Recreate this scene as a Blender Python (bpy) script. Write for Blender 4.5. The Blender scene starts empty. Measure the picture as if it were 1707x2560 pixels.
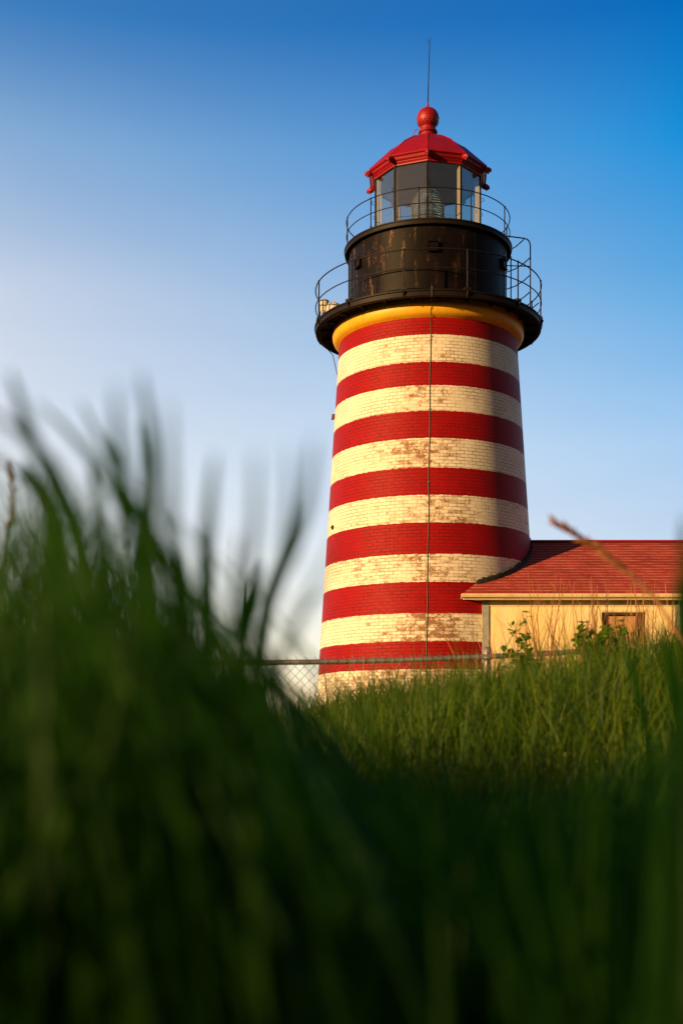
import bpy, bmesh, math, random
import numpy as np
from mathutils import Vector, Matrix

R = math.radians
random.seed(7)
rng = np.random.default_rng(11)
scene = bpy.context.scene
COL = scene.collection

# ------------------------------------------------------------------ camera
FPX, HOR, CXP = 3214.0, 1874.0, 853.5          # focal length, eye level and middle in photo pixels
cam_d = bpy.data.cameras.new("camera")
cam = bpy.data.objects.new("camera", cam_d)
COL.objects.link(cam)
cam.location = (0, 0, 0)
cam.rotation_euler = (R(90), 0, 0)
cam_d.sensor_fit = 'VERTICAL'
cam_d.sensor_height = 36.0
cam_d.lens = 36.0 * FPX / 2560.0
cam_d.shift_y = (HOR - 1280.0) / 2560.0
cam_d.clip_start = 0.02
cam_d.clip_end = 8000
cam_d.dof.use_dof = True
cam_d.dof.focus_distance = 22.0
cam_d.dof.aperture_fstop = 4.0
cam_d.dof.aperture_blades = 9
scene.camera = cam

# ------------------------------------------------------------------ sky, sun, exposure
SUN_AZ = R(53)      # degrees left of straight behind the camera
SUN_EL = R(9.5)
s_dir = Vector((-math.sin(SUN_AZ) * math.cos(SUN_EL), -math.cos(SUN_AZ) * math.cos(SUN_EL), math.sin(SUN_EL)))
world = bpy.data.worlds.new("World")
scene.world = world
world.use_nodes = True
nt = world.node_tree
nt.nodes.clear()
w_out = nt.nodes.new('ShaderNodeOutputWorld')
w_bg = nt.nodes.new('ShaderNodeBackground')
w_sky = nt.nodes.new('ShaderNodeTexSky')
w_sky.sky_type = 'NISHITA'
w_sky.sun_disc = False
w_sky.sun_elevation = SUN_EL
w_sky.sun_rotation = math.atan2(s_dir.x, s_dir.y)
w_sky.air_density = 1.0
w_sky.dust_density = 0.6
w_sky.ozone_density = 2.0
w_bg.inputs['Strength'].default_value = 0.15
nt.links.new(w_bg.outputs[0], w_out.inputs[0])
# grade of the evening sky by direction: deeper blue overhead and away from the sun, pale band low down
tc = nt.nodes.new('ShaderNodeTexCoord')
sep = nt.nodes.new('ShaderNodeSeparateXYZ')
nt.links.new(tc.outputs['Generated'], sep.inputs[0])
def wmath(op, a, b=None, c=None):
    n = nt.nodes.new('ShaderNodeMath'); n.operation = op
    for i, v in enumerate((a, b, c)):
        if v is None: continue
        if isinstance(v, (int, float)): n.inputs[i].default_value = v
        else: nt.links.new(v, n.inputs[i])
    return n.outputs[0]
def wramp(fac, stops):
    n = nt.nodes.new('ShaderNodeValToRGB')
    el = n.color_ramp.elements
    while len(el) > 1: el.remove(el[-1])
    el[0].position, el[0].color = stops[0][0], (*stops[0][1], 1)
    for p, c in stops[1:]:
        e = el.new(p); e.color = (*c, 1)
    nt.links.new(fac, n.inputs[0])
    return n.outputs[0]
GK = 0.28
def _st(l): return [(p, tuple(v * GK for v in c)) for p, c in l]
SKY_STOPS = _st([(0.0, (2.2, 1.6, 1.35)), (0.14, (3.0, 1.95, 1.55)), (0.24, (3.7, 2.25, 1.68)), (0.33, (3.8, 2.3, 1.75)), (0.42, (2.2, 1.85, 1.7)), (0.49, (0.5, 1.05, 1.45)), (0.6, (0.3, 0.6, 1.0)), (1.0, (0.1, 0.3, 0.6))])
SKY_STOPS_R = _st([(0.0, (1.1, 0.85, 0.9)), (0.176, (1.12, 0.92, 0.98)), (0.227, (1.04, 0.99, 1.06)), (0.33, (0.42, 0.88, 1.12)), (0.42, (0.01, 0.76, 1.22)), (0.49, (0.0, 0.50, 1.04)), (0.6, (0.0, 0.3, 0.8)), (1.0, (0.05, 0.25, 0.6))])
grade_l = wramp(sep.outputs['Z'], SKY_STOPS)
grade_r = wramp(sep.outputs['Z'], SKY_STOPS_R)
azf = wmath('MULTIPLY_ADD', wmath('DIVIDE', sep.outputs['X'], wmath('MAXIMUM', sep.outputs['Y'], 0.2)), 1.6, 0.55)
azf = wmath('POWER', wmath('MINIMUM', wmath('MAXIMUM', azf, 0.0), 1.0), 0.66)
mixg = nt.nodes.new('ShaderNodeMix'); mixg.data_type = 'RGBA'
nt.links.new(azf, mixg.inputs[0]); nt.links.new(grade_l, mixg.inputs[6]); nt.links.new(grade_r, mixg.inputs[7])
mulg = nt.nodes.new('ShaderNodeMix'); mulg.data_type = 'RGBA'; mulg.blend_type = 'MULTIPLY'
mulg.inputs[0].default_value = 1.0
backf = wmath('MULTIPLY_ADD', sep.outputs['Y'], -1.0, 0.80)        # sky beside and behind the view dimmed and warmed to cut fill light
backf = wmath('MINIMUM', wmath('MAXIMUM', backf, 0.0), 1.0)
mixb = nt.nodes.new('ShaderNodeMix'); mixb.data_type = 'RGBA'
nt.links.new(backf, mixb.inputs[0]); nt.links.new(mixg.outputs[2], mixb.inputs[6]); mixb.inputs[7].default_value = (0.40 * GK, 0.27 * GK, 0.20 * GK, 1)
# very faint drawn-out veils of cloud
cl = nt.nodes.new('ShaderNodeTexNoise'); cl.inputs['Scale'].default_value = 2.6; cl.inputs['Detail'].default_value = 5
clm = nt.nodes.new('ShaderNodeMapping'); clm.inputs['Scale'].default_value = (1, 1, 4.5); clm.inputs['Rotation'].default_value = (0, R(14), 0)
nt.links.new(tc.outputs['Generated'], clm.inputs[0]); nt.links.new(clm.outputs[0], cl.inputs['Vector'])
clf = wramp(cl.outputs['Fac'], [(0.35, (0.95, 0.965, 0.98)), (0.65, (1.05, 1.03, 1.01))])
mixc = nt.nodes.new('ShaderNodeMix'); mixc.data_type = 'RGBA'; mixc.blend_type = 'MULTIPLY'; mixc.inputs[0].default_value = 1.0
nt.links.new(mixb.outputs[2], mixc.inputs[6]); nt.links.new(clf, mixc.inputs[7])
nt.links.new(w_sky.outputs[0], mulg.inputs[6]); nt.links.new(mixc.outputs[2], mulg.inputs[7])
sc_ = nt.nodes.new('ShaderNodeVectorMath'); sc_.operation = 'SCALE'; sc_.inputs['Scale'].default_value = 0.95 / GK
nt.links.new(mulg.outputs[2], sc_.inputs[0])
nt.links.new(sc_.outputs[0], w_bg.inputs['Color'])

sun_d = bpy.data.lights.new("sun", 'SUN')
sun_d.energy = 5.0
sun_d.angle = R(0.6)
sun_d.color = (1.0, 0.61, 0.255)
sun = bpy.data.objects.new("sun", sun_d)
COL.objects.link(sun)
sun.rotation_euler = s_dir.to_track_quat('Z', 'Y').to_euler()

scene.view_settings.view_transform = 'Standard'
scene.view_settings.look = 'None'
scene.view_settings.exposure = 0.45
scene.view_settings.gamma = 1.0
scene.view_settings.use_curve_mapping = False
scene.cycles.use_denoising = True
scene.cycles.max_bounces = 6
scene.cycles.diffuse_bounces = 3
scene.cycles.transparent_max_bounces = 12
scene.cycles.caustics_reflective = False
scene.cycles.caustics_refractive = False

# ------------------------------------------------------------------ helpers
def at(px, py, Y):
    """a photo pixel seen at distance Y, as a point in the world"""
    return Vector(((px - CXP) * Y / FPX, Y, (HOR - py) * Y / FPX))

def tag(o, label=None, cat=None, group=None, kind=None):
    if label: o['label'] = label
    if cat: o['category'] = cat
    if group: o['group'] = group
    if kind: o['kind'] = kind
    return o

def empty(name, loc=(0, 0, 0)):
    o = bpy.data.objects.new(name, None)
    o.empty_display_size = 0.2
    COL.objects.link(o)
    o.location = loc
    return o

def link_mesh(name, me, mat, parent=None):
    o = bpy.data.objects.new(name, me)
    COL.objects.link(o)
    if mat: me.materials.append(mat)
    if parent:
        o.parent = parent
    return o

def obj(name, bm, mat, parent=None, smooth=None, origin=None):
    """link a bmesh in world coordinates as one object; its origin moves to `origin` or the parent's chain"""
    me = bpy.data.meshes.new(name)
    bmesh.ops.recalc_face_normals(bm, faces=bm.faces)
    bm.to_mesh(me); bm.free()
    if smooth is not None:
        me.polygons.foreach_set('use_smooth', [True] * len(me.polygons))
        if smooth < 180:
            me.set_sharp_from_angle(angle=R(smooth))
    o = link_mesh(name, me, mat, parent)
    if parent:
        off = Vector((0, 0, 0)); p = parent
        while p:
            off += p.location; p = p.parent
        me.transform(Matrix.Translation(-off))
    elif origin is not None:
        me.transform(Matrix.Translation(-Vector(origin))); o.location = origin
    return o

def box(bm, c, s, rot=None):
    m = Matrix.Translation(c)
    if rot is not None: m = m @ rot.to_4x4()
    m = m @ Matrix.Diagonal((*s, 1))
    return bmesh.ops.create_cube(bm, size=1.0, matrix=m)['verts']

def tube(bm, pts, r, n=8, closed=False, caps=True):
    pts = [Vector(p) for p in pts]
    rs = r if isinstance(r, (list, tuple)) else [r] * len(pts)
    rings = []
    N = len(pts)
    prev = None
    for i, p in enumerate(pts):
        a = pts[(i - 1) % N] if (closed or i > 0) else p
        b = pts[(i + 1) % N] if (closed or i < N - 1) else p
        t = (b - a)
        if t.length < 1e-9: t = Vector((0, 0, 1))
        t.normalize()
        if prev is None:
            u = t.orthogonal().normalized()
        else:
            u = prev - t * prev.dot(t)
            u = u.normalized() if u.length > 1e-6 else t.orthogonal().normalized()
        prev = u
        v = t.cross(u)
        rings.append([bm.verts.new(p + (u * math.cos(2 * math.pi * k / n) + v * math.sin(2 * math.pi * k / n)) * rs[i]) for k in range(n)])
    last = N if closed else N - 1
    for i in range(last):
        A, B = rings[i], rings[(i + 1) % N]
        for k in range(n):
            bm.faces.new((A[k], A[(k + 1) % n], B[(k + 1) % n], B[k]))
    if caps and not closed:
        bm.faces.new(rings[0][::-1]); bm.faces.new(rings[-1])

def lathe(bm, prof, c, n=96, rot=0.0, uvr=None):
    """prof = [(r, z)...] round the axis at c; returns nothing. rot in radians, 0 = towards the camera"""
    uvl = bm.loops.layers.uv.verify() if uvr else None
    rings = []
    for r, z in prof:
        ring = []
        for k in range(n):
            a = rot + 2 * math.pi * k / n
            ring.append(bm.verts.new((c[0] + r * math.sin(a), c[1] - r * math.cos(a), c[2] + z)))
        rings.append(ring)
    for i in range(len(prof) - 1):
        for k in range(n):
            k2 = (k + 1) % n
            f = bm.faces.new((rings[i][k], rings[i][k2], rings[i + 1][k2], rings[i + 1][k]))
            if uvr:
                us = (k, k + 1, k + 1, k); vs = (prof[i][1], prof[i][1], prof[i + 1][1], prof[i + 1][1])
                for lp, u, v in zip(f.loops, us, vs):
                    lp[uvl].uv = ((rot + 2 * math.pi * u / n) * uvr, v)
    return rings

def ring_pts(c, r, z, a0=0, a1=360, n=96):
    return [(c[0] + r * math.sin(R(a0 + (a1 - a0) * i / n)), c[1] - r * math.cos(R(a0 + (a1 - a0) * i / n)), z) for i in range(n + (0 if a1 - a0 >= 360 else 1))]

def pol(c, r, deg, z):
    return Vector((c[0] + r * math.sin(R(deg)), c[1] - r * math.cos(R(deg)), z))

# ------------------------------------------------------------------ materials
class MatB:
    def __init__(self, name):
        self.m = bpy.data.materials.new(name)
        self.m.use_nodes = True
        self.nt = self.m.node_tree
        self.b = self.nt.nodes['Principled BSDF']
        self.tc = self.nt.nodes.new('ShaderNodeTexCoord')
    def n(self, t, **kw):
        n = self.nt.nodes.new(t)
        for k, v in kw.items(): setattr(n, k, v)
        return n
    def l(self, a, b): self.nt.links.new(a, b)
    def setin(self, n, k, v):
        if isinstance(v, bpy.types.NodeSocket): self.l(v, n.inputs[k])
        elif isinstance(v, tuple) and len(v) == 3 and n.inputs[k].type == 'RGBA': n.inputs[k].default_value = (*v, 1)
        else: n.inputs[k].default_value = v
    def noise(self, scale, detail=4, rough=0.55, vec=None, stretch=None, w=None):
        n = self.n('ShaderNodeTexNoise')
        n.inputs['Scale'].default_value = scale
        n.inputs['Detail'].default_value = detail
        n.inputs['Roughness'].default_value = rough
        v = vec or self.tc.outputs['Object']
        if stretch or w:
            mp = self.n('ShaderNodeMapping')
            if stretch: mp.inputs['Scale'].default_value = stretch
            if w: mp.inputs['Location'].default_value = w
            self.l(v, mp.inputs[0]); v = mp.outputs[0]
        self.l(v, n.inputs['Vector'])
        return n.outputs['Fac']
    def math(self, op, a, b=None, c=None, clamp=False):
        n = self.n('ShaderNodeMath', operation=op, use_clamp=clamp)
        for i, v in enumerate((a, b, c)):
            if v is not None: self.setin(n, i, v)
        return n.outputs[0]
    def ramp(self, fac, stops, interp='LINEAR'):
        n = self.n('ShaderNodeValToRGB')
        n.color_ramp.interpolation = interp
        el = n.color_ramp.elements
        while len(el) > 1: el.remove(el[-1])
        def col(c): return (*c, 1) if isinstance(c, tuple) else (c, c, c, 1)
        el[0].position, el[0].color = stops[0][0], col(stops[0][1])
        for p, c in stops[1:]:
            e = el.new(p); e.color = col(c)
        self.l(fac, n.inputs[0])
        return n.outputs[0]
    def mix(self, fac, a, b, blend='MIX'):
        n = self.n('ShaderNodeMix', data_type='RGBA', blend_type=blend)
        self.setin(n, 0, fac)
        for k, v in ((6, a), (7, b)):
            if isinstance(v, tuple): n.inputs[k].default_value = (*v, 1)
            else: self.l(v, n.inputs[k])
        return n.outputs[2]
    def bump(self, h, strength=0.3, dist=0.01):
        n = self.n('ShaderNodeBump')
        n.inputs['Strength'].default_value = strength
        n.inputs['Distance'].default_value = dist
        self.l(h, n.inputs['Height'])
        self.l(n.outputs[0], self.b.inputs['Normal'])
    def base(self, c, rough=0.6, metal=0.0, spec=None):
        self.setin(self.b, 'Base Color', c)
        self.setin(self.b, 'Roughness', rough)
        self.setin(self.b, 'Metallic', metal)
        if spec is not None: self.setin(self.b, 'Specular IOR Level', spec)
        return self.m

def mat_mottled(name, c1, c2, scale=4, rough=0.6, metal=0.0, bump=0.15, detail=6, bscale=None, streak=0.0, dirt=(0.1, 0.05, 0.03)):
    m = MatB(name)
    f = m.ramp(m.noise(scale, detail), [(0.35, c1), (0.68, c2)])
    if streak:
        a = m.ramp(m.noise(3.0, 7, 0.72, stretch=(4, 4, 0.6)), [(0.52, 0.0), (0.70, 1.0)])
        b = m.ramp(m.noise(11, 6, 0.8), [(0.62, 0.0), (0.68, 1.0)])
        f = m.mix(m.math('MULTIPLY', a, streak), f, dirt)
        f = m.mix(m.math('MULTIPLY', b, streak * 0.8), f, dirt)
    m.bump(m.noise(bscale or scale * 8, 4), bump, 0.01)
    return m.base(f, rough, metal)

# tower geometry numbers
AX, AY = 2.155, 32.14
def tower_r(z): return 2.235 - 0.0638 * (z - 9.68)
def zfront(y):
    z = 8.0
    for _ in range(6): z = (HOR - y) * (AY - tower_r(z)) / FPX
    return z
AXC = (AX, AY, 0)
BANDS = [(781, 838), (906.4, 966.4), (1029, 1095.7), (1169, 1236.8), (1308.6, 1384.6), (1457.5, 1535.4), (1605, 1674.6)]

def brick_paint():
    m = MatB("striped_painted_brick")
    uv = m.tc.outputs['UV']
    # slight waver of the courses
    br = m.n('ShaderNodeTexBrick')
    wob = m.n('ShaderNodeTexNoise'); wob.inputs['Scale'].default_value = 3.0; m.l(uv, wob.inputs['Vector'])
    add = m.n('ShaderNodeVectorMath', operation='MULTIPLY_ADD')
    m.l(wob.outputs['Color'], add.inputs[0]); add.inputs[1].default_value = (0.012, 0.012, 0); m.l(uv, add.inputs[2])
    m.l(add.outputs[0], br.inputs['Vector'])
    br.inputs['Scale'].default_value = 1.0
    br.inputs['Brick Width'].default_value = 0.205
    br.inputs['Row Height'].default_value = 0.078
    br.inputs['Mortar Size'].default_value = 0.0075
    br.inputs['Mortar Smooth'].default_value = 0.15
    br.inputs['Color1'].default_value = (0, 0, 0, 1); br.inputs['Color2'].default_value = (1, 1, 1, 1)
    br.inputs['Mortar'].default_value = (0.5, 0.5, 0.5, 1)
    brick_rand = br.outputs['Color']; mortar = br.outputs['Fac']
    sp = m.n('ShaderNodeSeparateXYZ'); m.l(add.outputs[0], sp.inputs[0])
    edge = m.noise(9.0, 3, vec=uv)
    z = m.math('ADD', sp.outputs[1], m.math('MULTIPLY', m.math('SUBTRACT', edge, 0.5), 0.05))
    zn = m.math('DIVIDE', z, 11.0)
    zs = [(1, zfront(b) / 11.0, zfront(a) / 11.0) for a, b in BANDS][::-1]
    st = [(0.0, 0.0)]
    for _, lo, hi in zs: st += [(lo, 1.0), (hi, 0.0)]
    st[-1] = (st[-1][0], 1.0)
    isred = m.ramp(zn, st[:-1] if False else st, 'CONSTANT')
    big = m.noise(0.55, 3, vec=uv)
    mid = m.noise(7.0, 8, 0.75, vec=uv)
    fine = m.noise(27, 5, 0.75, vec=uv)
    # flaked paint on the white bands, whole bricks at a time
    s1 = m.math('MULTIPLY_ADD', m.math('SUBTRACT', brick_rand, 0.25), 0.12, m.math('MULTIPLY', mid, 0.55))
    s1 = m.math('MULTIPLY_ADD', fine, 0.42, s1)
    s1 = m.math('MULTIPLY_ADD', big, 0.42, s1)
    # wear is heaviest on the weather side, just left of the cable
    wx = m.math('ABSOLUTE', m.math('ADD', m.math('DIVIDE', sp.outputs[0], 2.4), 0.10))
    s1 = m.math('SUBTRACT', s1, m.math('MULTIPLY', m.math('MINIMUM', wx, 1.0), 0.13))
    low = m.math('MULTIPLY', m.math('SUBTRACT', 9.0, sp.outputs[1]), 0.008)
    s1 = m.math('ADD', s1, low)
    peel = m.ramp(s1, [(0.735, 0.0), (0.81, 1.0)])
    stain = m.ramp(s1, [(0.64, 0.0), (0.84, 1.0)])
    drip = m.noise(1.0, 5, 0.6, vec=uv, stretch=(9, 0.8, 1))
    white = m.mix(m.math('MULTIPLY', stain, 0.45), (0.86, 0.80, 0.66), (0.60, 0.38, 0.17))
    white = m.mix(m.math('MULTIPLY', m.ramp(drip, [(0.52, 0.0), (0.72, 1.0)]), 0.25), white, (0.58, 0.50, 0.38))
    white = m.mix(m.math('MULTIPLY', brick_rand, 0.10), white, (0.66, 0.57, 0.40))
    rust = m.mix(fine, (0.34, 0.085, 0.015), (0.13, 0.05, 0.02))
    white = m.mix(m.math('MULTIPLY', peel, 0.85), white, rust)
    red = m.mix(m.ramp(mid, [(0.35, 0.0), (0.7, 1.0)]), (0.34, 0.002, 0.004), (0.24, 0.003, 0.005))
    red = m.mix(m.math('MULTIPLY', m.ramp(drip, [(0.5, 0.0), (0.75, 1.0)]), 0.35), red, (0.26, 0.008, 0.008))
    red = m.mix(m.math('MULTIPLY', brick_rand, 0.16), red, (0.46, 0.010, 0.005))
    chip = m.ramp(m.math('MULTIPLY_ADD', fine, 0.6, m.math('MULTIPLY', mid, 0.55)), [(0.70, 0.0), (0.76, 1.0)])
    red = m.mix(m.math('MULTIPLY', chip, 0.6), red, (0.45, 0.15, 0.10))
    col = m.mix(isred, white, red)
    mvar = m.ramp(m.noise(1.7, 4, 0.6, vec=uv, w=(5, 3, 0)), [(0.36, 0.12), (0.62, 1.0)])
    mfac = m.math('MULTIPLY', m.math('MULTIPLY', mortar, mvar), 0.85)
    mcol = m.mix(isred, (0.20, 0.13, 0.08), (0.07, 0.006, 0.008))
    col = m.mix(mfac, col, mcol)
    h = m.math('SUBTRACT', m.math('MULTIPLY_ADD', fine, 0.25, m.math('MULTIPLY', brick_rand, 0.25)), m.math('MULTIPLY', mortar, 0.9))
    h = m.math('SUBTRACT', h, m.math('MULTIPLY', peel, 0.3))
    m.bump(h, 0.55, 0.012)
    return m.base(col, m.math('MULTIPLY_ADD', fine, 0.3, 0.42), spec=0.15)

def black_iron():
    m = MatB("weathered_black_iron")
    o = m.tc.outputs['Object']
    n1 = m.noise(1.6, 6, 0.7)
    streak = m.noise(2.2, 6, 0.7, stretch=(3.0, 3.0, 0.45))
    fine = m.noise(22, 4, 0.7)
    base = m.ramp(n1, [(0.35, (0.003, 0.0025, 0.003)), (0.7, (0.011, 0.006, 0.005))])
    rub = m.ramp(m.math('MULTIPLY_ADD', fine, 0.30, m.math('MULTIPLY', streak, 0.85)), [(0.635, 0.0), (0.73, 1.0)])
    sp = m.n('ShaderNodeSeparateXYZ'); m.l(o, sp.inputs[0])
    up = m.ramp(m.math('DIVIDE', sp.outputs[2], 1.9), [(0.25, 0.08), (0.70, 0.16), (0.92, 1.0)])
    lf = m.ramp(m.math('MULTIPLY_ADD', sp.outputs[0], 0.25, 0.5), [(0.05, 0.8), (0.28, 1.0), (0.5, 0.2)])
    wear = m.math('MULTIPLY', rub, m.math('MULTIPLY', up, lf))
    col = m.mix(m.math('MULTIPLY', wear, 0.75), base, (0.30, 0.17, 0.10))
    spot = m.ramp(m.noise(5.5, 5, 0.75, stretch=(1.6, 1.6, 0.6), w=(3, 7, 1)), [(0.66, 0.0), (0.71, 1.0)])
    col = m.mix(m.math('MULTIPLY', spot, 0.55), col, (0.30, 0.24, 0.19))
    m.bump(m.math('ADD', fine, streak), 0.18, 0.01)
    return m.base(col, 0.5, 0.0, 0.12)

M = {}
M['brick'] = brick_paint()
M['drum'] = black_iron()
M['black'] = mat_mottled("black_painted_metal", (0.007, 0.006, 0.007), (0.014, 0.008, 0.006), 6, 0.55, 0.0, 0.2)
M['rail'] = mat_mottled("dark_rail_paint", (0.008, 0.009, 0.012), (0.022, 0.013, 0.010), 9, 0.5, 0.0, 0.1)
M['yellow'] = mat_mottled("yellow_cornice_paint", (0.88, 0.47, 0.012), (0.80, 0.40, 0.012), 1.6, 0.5, 0, 0.08, streak=0.4, dirt=(0.36, 0.16, 0.03))
M['red'] = mat_mottled("glossy_red_paint", (0.34, 0.0015, 0.010), (0.26, 0.0015, 0.008), 3.5, 0.5, 0, 0.15, streak=0.5, dirt=(0.12, 0.006, 0.008))
M['cream'] = mat_mottled("cream_bar_paint", (0.82, 0.70, 0.52), (0.74, 0.60, 0.42), 5, 0.5)
M['ceiling'] = mat_mottled("grey_lining", (0.80, 0.70, 0.60), (0.70, 0.60, 0.52), 3, 0.6)
M['inner_floor'] = mat_mottled('pale_floor_paint', (0.55, 0.48, 0.42), (0.45, 0.40, 0.35), 3, 0.6)
M['brass'] = mat_mottled("old_brass", (0.55, 0.36, 0.10), (0.40, 0.24, 0.07), 8, 0.35, 1.0)
M['conduit'] = mat_mottled("green_grey_cable_sheath", (0.13, 0.17, 0.12), (0.08, 0.10, 0.07), 5, 0.6)
M['offwhite'] = mat_mottled("off_white_casing", (0.72, 0.66, 0.56), (0.60, 0.54, 0.45), 5, 0.45)
M['galv'] = mat_mottled("galvanised_steel", (0.36, 0.35, 0.34), (0.22, 0.19, 0.17), 7, 0.5, 0.6)
M['wood'] = mat_mottled("worn_brown_wood", (0.10, 0.045, 0.022), (0.05, 0.022, 0.012), 6, 0.7)
M['dark'] = mat_mottled("dark_opening", (0.03, 0.025, 0.02), (0.015, 0.012, 0.01), 3, 0.8)  # near-black colour standing in for the darkness inside openings
M['flash'] = mat_mottled("mossy_tar_flashing", (0.05, 0.06, 0.035), (0.02, 0.02, 0.015), 9, 0.85, 0, 0.5)
M['trim'] = mat_mottled("cream_trim_paint", (0.80, 0.66, 0.40), (0.68, 0.52, 0.28), 3, 0.5, streak=0.5, dirt=(0.42, 0.25, 0.11))
M['grey_board'] = mat_mottled("weathered_shade_board", (0.34, 0.36, 0.34), (0.24, 0.25, 0.23), 6, 0.7)  # shade of the unlit corner strips put into the weathered grey
M['bird'] = mat_mottled("dark_feathers", (0.03, 0.03, 0.03), (0.05, 0.05, 0.05), 9, 0.8)

for k_ in ('black', 'rail'):
    M[k_].node_tree.nodes['Principled BSDF'].inputs['Specular IOR Level'].default_value = 0.2

def glass_mat():
    m = MatB("lantern_glass")
    nt_ = m.nt
    tr = m.n('ShaderNodeBsdfTransparent'); tr.inputs[0].default_value = (0.93, 0.96, 0.95, 1)
    gl = m.n('ShaderNodeBsdfGlossy'); gl.inputs['Roughness'].default_value = 0.03
    lw = m.n('ShaderNodeLayerWeight'); lw.inputs[0].default_value = 0.5
    mx = m.n('ShaderNodeMixShader')
    f = m.math('MULTIPLY_ADD', m.math('POWER', lw.outputs['Facing'], 4.0), 0.30, 0.22)
    m.l(f, mx.inputs[0]); m.l(tr.outputs[0], mx.inputs[1]); m.l(gl.outputs[0], mx.inputs[2])
    m.l(mx.outputs[0], nt_.nodes['Material Output'].inputs[0])
    return m.m
M['glass'] = glass_mat()

def lens_mat():
    m = MatB("green_prism_glass")
    m.base((0.66, 0.72, 0.60), 0.10)
    m.b.inputs['Transmission Weight'].default_value = 0.8
    m.b.inputs['IOR'].default_value = 1.45
    return m.m
M['lens'] = lens_mat()

def shingles():
    m = MatB("worn_red_shingles")
    uv = m.tc.outputs['UV']
    br = m.n('ShaderNodeTexBrick'); m.l(uv, br.inputs['Vector'])
    br.inputs['Scale'].default_value = 1.0
    br.inputs['Brick Width'].default_value = 0.30
    br.inputs['Row Height'].default_value = 0.17
    br.inputs['Mortar Size'].default_value = 0.012
    br.inputs['Mortar Smooth'].default_value = 0.4
    br.inputs['Color1'].default_value = (0, 0, 0, 1); br.inputs['Color2'].default_value = (1, 1, 1, 1)
    n1 = m.noise(1.3, 5, 0.6, vec=uv); n2 = m.noise(14, 5, 0.7, vec=uv, stretch=(0.22, 1, 1))
    sp = m.n('ShaderNodeSeparateXYZ'); m.l(uv, sp.inputs[0])
    saw = m.math('FRACT', m.math('DIVIDE', sp.outputs[1], 0.17))
    lip = m.ramp(saw, [(0.0, 1.0), (0.18, 0.7), (0.36, 0.0)])
    col = m.ramp(n1, [(0.3, (0.34, 0.032, 0.022)), (0.7, (0.54, 0.07, 0.045))])
    col = m.mix(m.math('MULTIPLY', br.outputs['Color'], 0.35), col, (0.13, 0.02, 0.02))
    lipf = m.math('MULTIPLY', lip, m.ramp(n2, [(0.38, 0.08), (0.60, 0.85)]))
    col = m.mix(lipf, col, (0.78, 0.40, 0.33))
    h = m.math('SUBTRACT', m.math('SUBTRACT', 1.0, saw), m.math('MULTIPLY', br.outputs['Fac'], 0.4))
    m.bump(m.math('MULTIPLY_ADD', n2, 0.3, h), 0.8, 0.02)
    return m.base(col, 0.85, 0, 0.12)
M['shingle'] = shingles()

def stucco():
    m = MatB("cream_house_paint")
    n1 = m.noise(1.2, 6, 0.6, stretch=(1, 1, 0.5)); n2 = m.noise(5, 6, 0.7, stretch=(3, 3, 0.25)); f = m.noise(40, 4, 0.7)
    col = m.ramp(n1, [(0.3, (0.86, 0.66, 0.27)), (0.7, (0.90, 0.81, 0.52))])
    col = m.mix(m.math('MULTIPLY', m.ramp(n2, [(0.48, 0.0), (0.72, 1.0)]), 0.5), col, (0.52, 0.36, 0.18))
    pt = m.ramp(m.noise(3.1, 7, 0.75, w=(4, 1, 2)), [(0.6, 0.0), (0.66, 1.0)])
    col = m.mix(m.math('MULTIPLY', pt, 0.55), col, (0.74, 0.68, 0.55))
    sk = m.ramp(m.noise(6.5, 6, 0.8, w=(1, 8, 2)), [(0.70, 0.0), (0.74, 1.0)])
    col = m.mix(m.math('MULTIPLY', sk, 0.7), col, (0.22, 0.13, 0.07))
    m.bump(f, 0.2, 0.006)
    return m.base(col, 0.65)
M['stucco'] = stucco()

def plywood():
    m = MatB("orange_plywood")
    n2 = m.noise(3, 6, 0.7, stretch=(12, 12, 0.8))
    col = m.ramp(n2, [(0.35, (0.42, 0.20, 0.09)), (0.62, (0.60, 0.34, 0.17)), (0.75, (0.30, 0.13, 0.06))])
    return m.base(col, 0.7)
M['ply'] = plywood()

def foliage(name, c1, c2, c3, transl=0.35, rough=0.5, straw=False):
    m = MatB(name)
    at_ = m.n('ShaderNodeAttribute'); at_.attribute_name = 'tint'
    n = m.noise(1.1, 3)
    col = m.ramp(at_.outputs['Fac'], [(0.0, c1), (0.5, c2), (0.93, c3), (0.955, (0.32, 0.20, 0.06) if straw else c3)])
    col = m.mix(m.math('MULTIPLY', m.ramp(n, [(0.35, 0.0), (0.7, 1.0)]), 0.3), col, c1)
    m.base(col, rough, 0.0, 0.25)
    tl = m.n('ShaderNodeBsdfTranslucent'); m.l(m.mix(0.5, col, c3), tl.inputs[0])
    mx = m.n('ShaderNodeMixShader'); mx.inputs[0].default_value = transl
    m.l(m.b.outputs[0], mx.inputs[1]); m.l(tl.outputs[0], mx.inputs[2])
    m.l(mx.outputs[0], m.nt.nodes['Material Output'].inputs[0])
    return m.m
M['grass'] = foliage("green_grass", (0.036, 0.098, 0.004), (0.080, 0.160, 0.005), (0.19, 0.235, 0.006), 0.5, straw=True)
M['near'] = foliage("broad_green_grass", (0.013, 0.078, 0.003), (0.027, 0.120, 0.005), (0.060, 0.175, 0.006), 0.62)
M['leaf'] = foliage("weed_leaf_green", (0.10, 0.22, 0.012), (0.15, 0.28, 0.015), (0.22, 0.32, 0.02), 0.5)
M['dry'] = foliage("dry_straw", (0.30, 0.12, 0.035), (0.45, 0.21, 0.07), (0.55, 0.30, 0.12), 0.25)
M['straw'] = foliage('pale_orange_straw', (0.72, 0.38, 0.18), (0.80, 0.44, 0.22), (0.86, 0.52, 0.28), 0.5)
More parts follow.
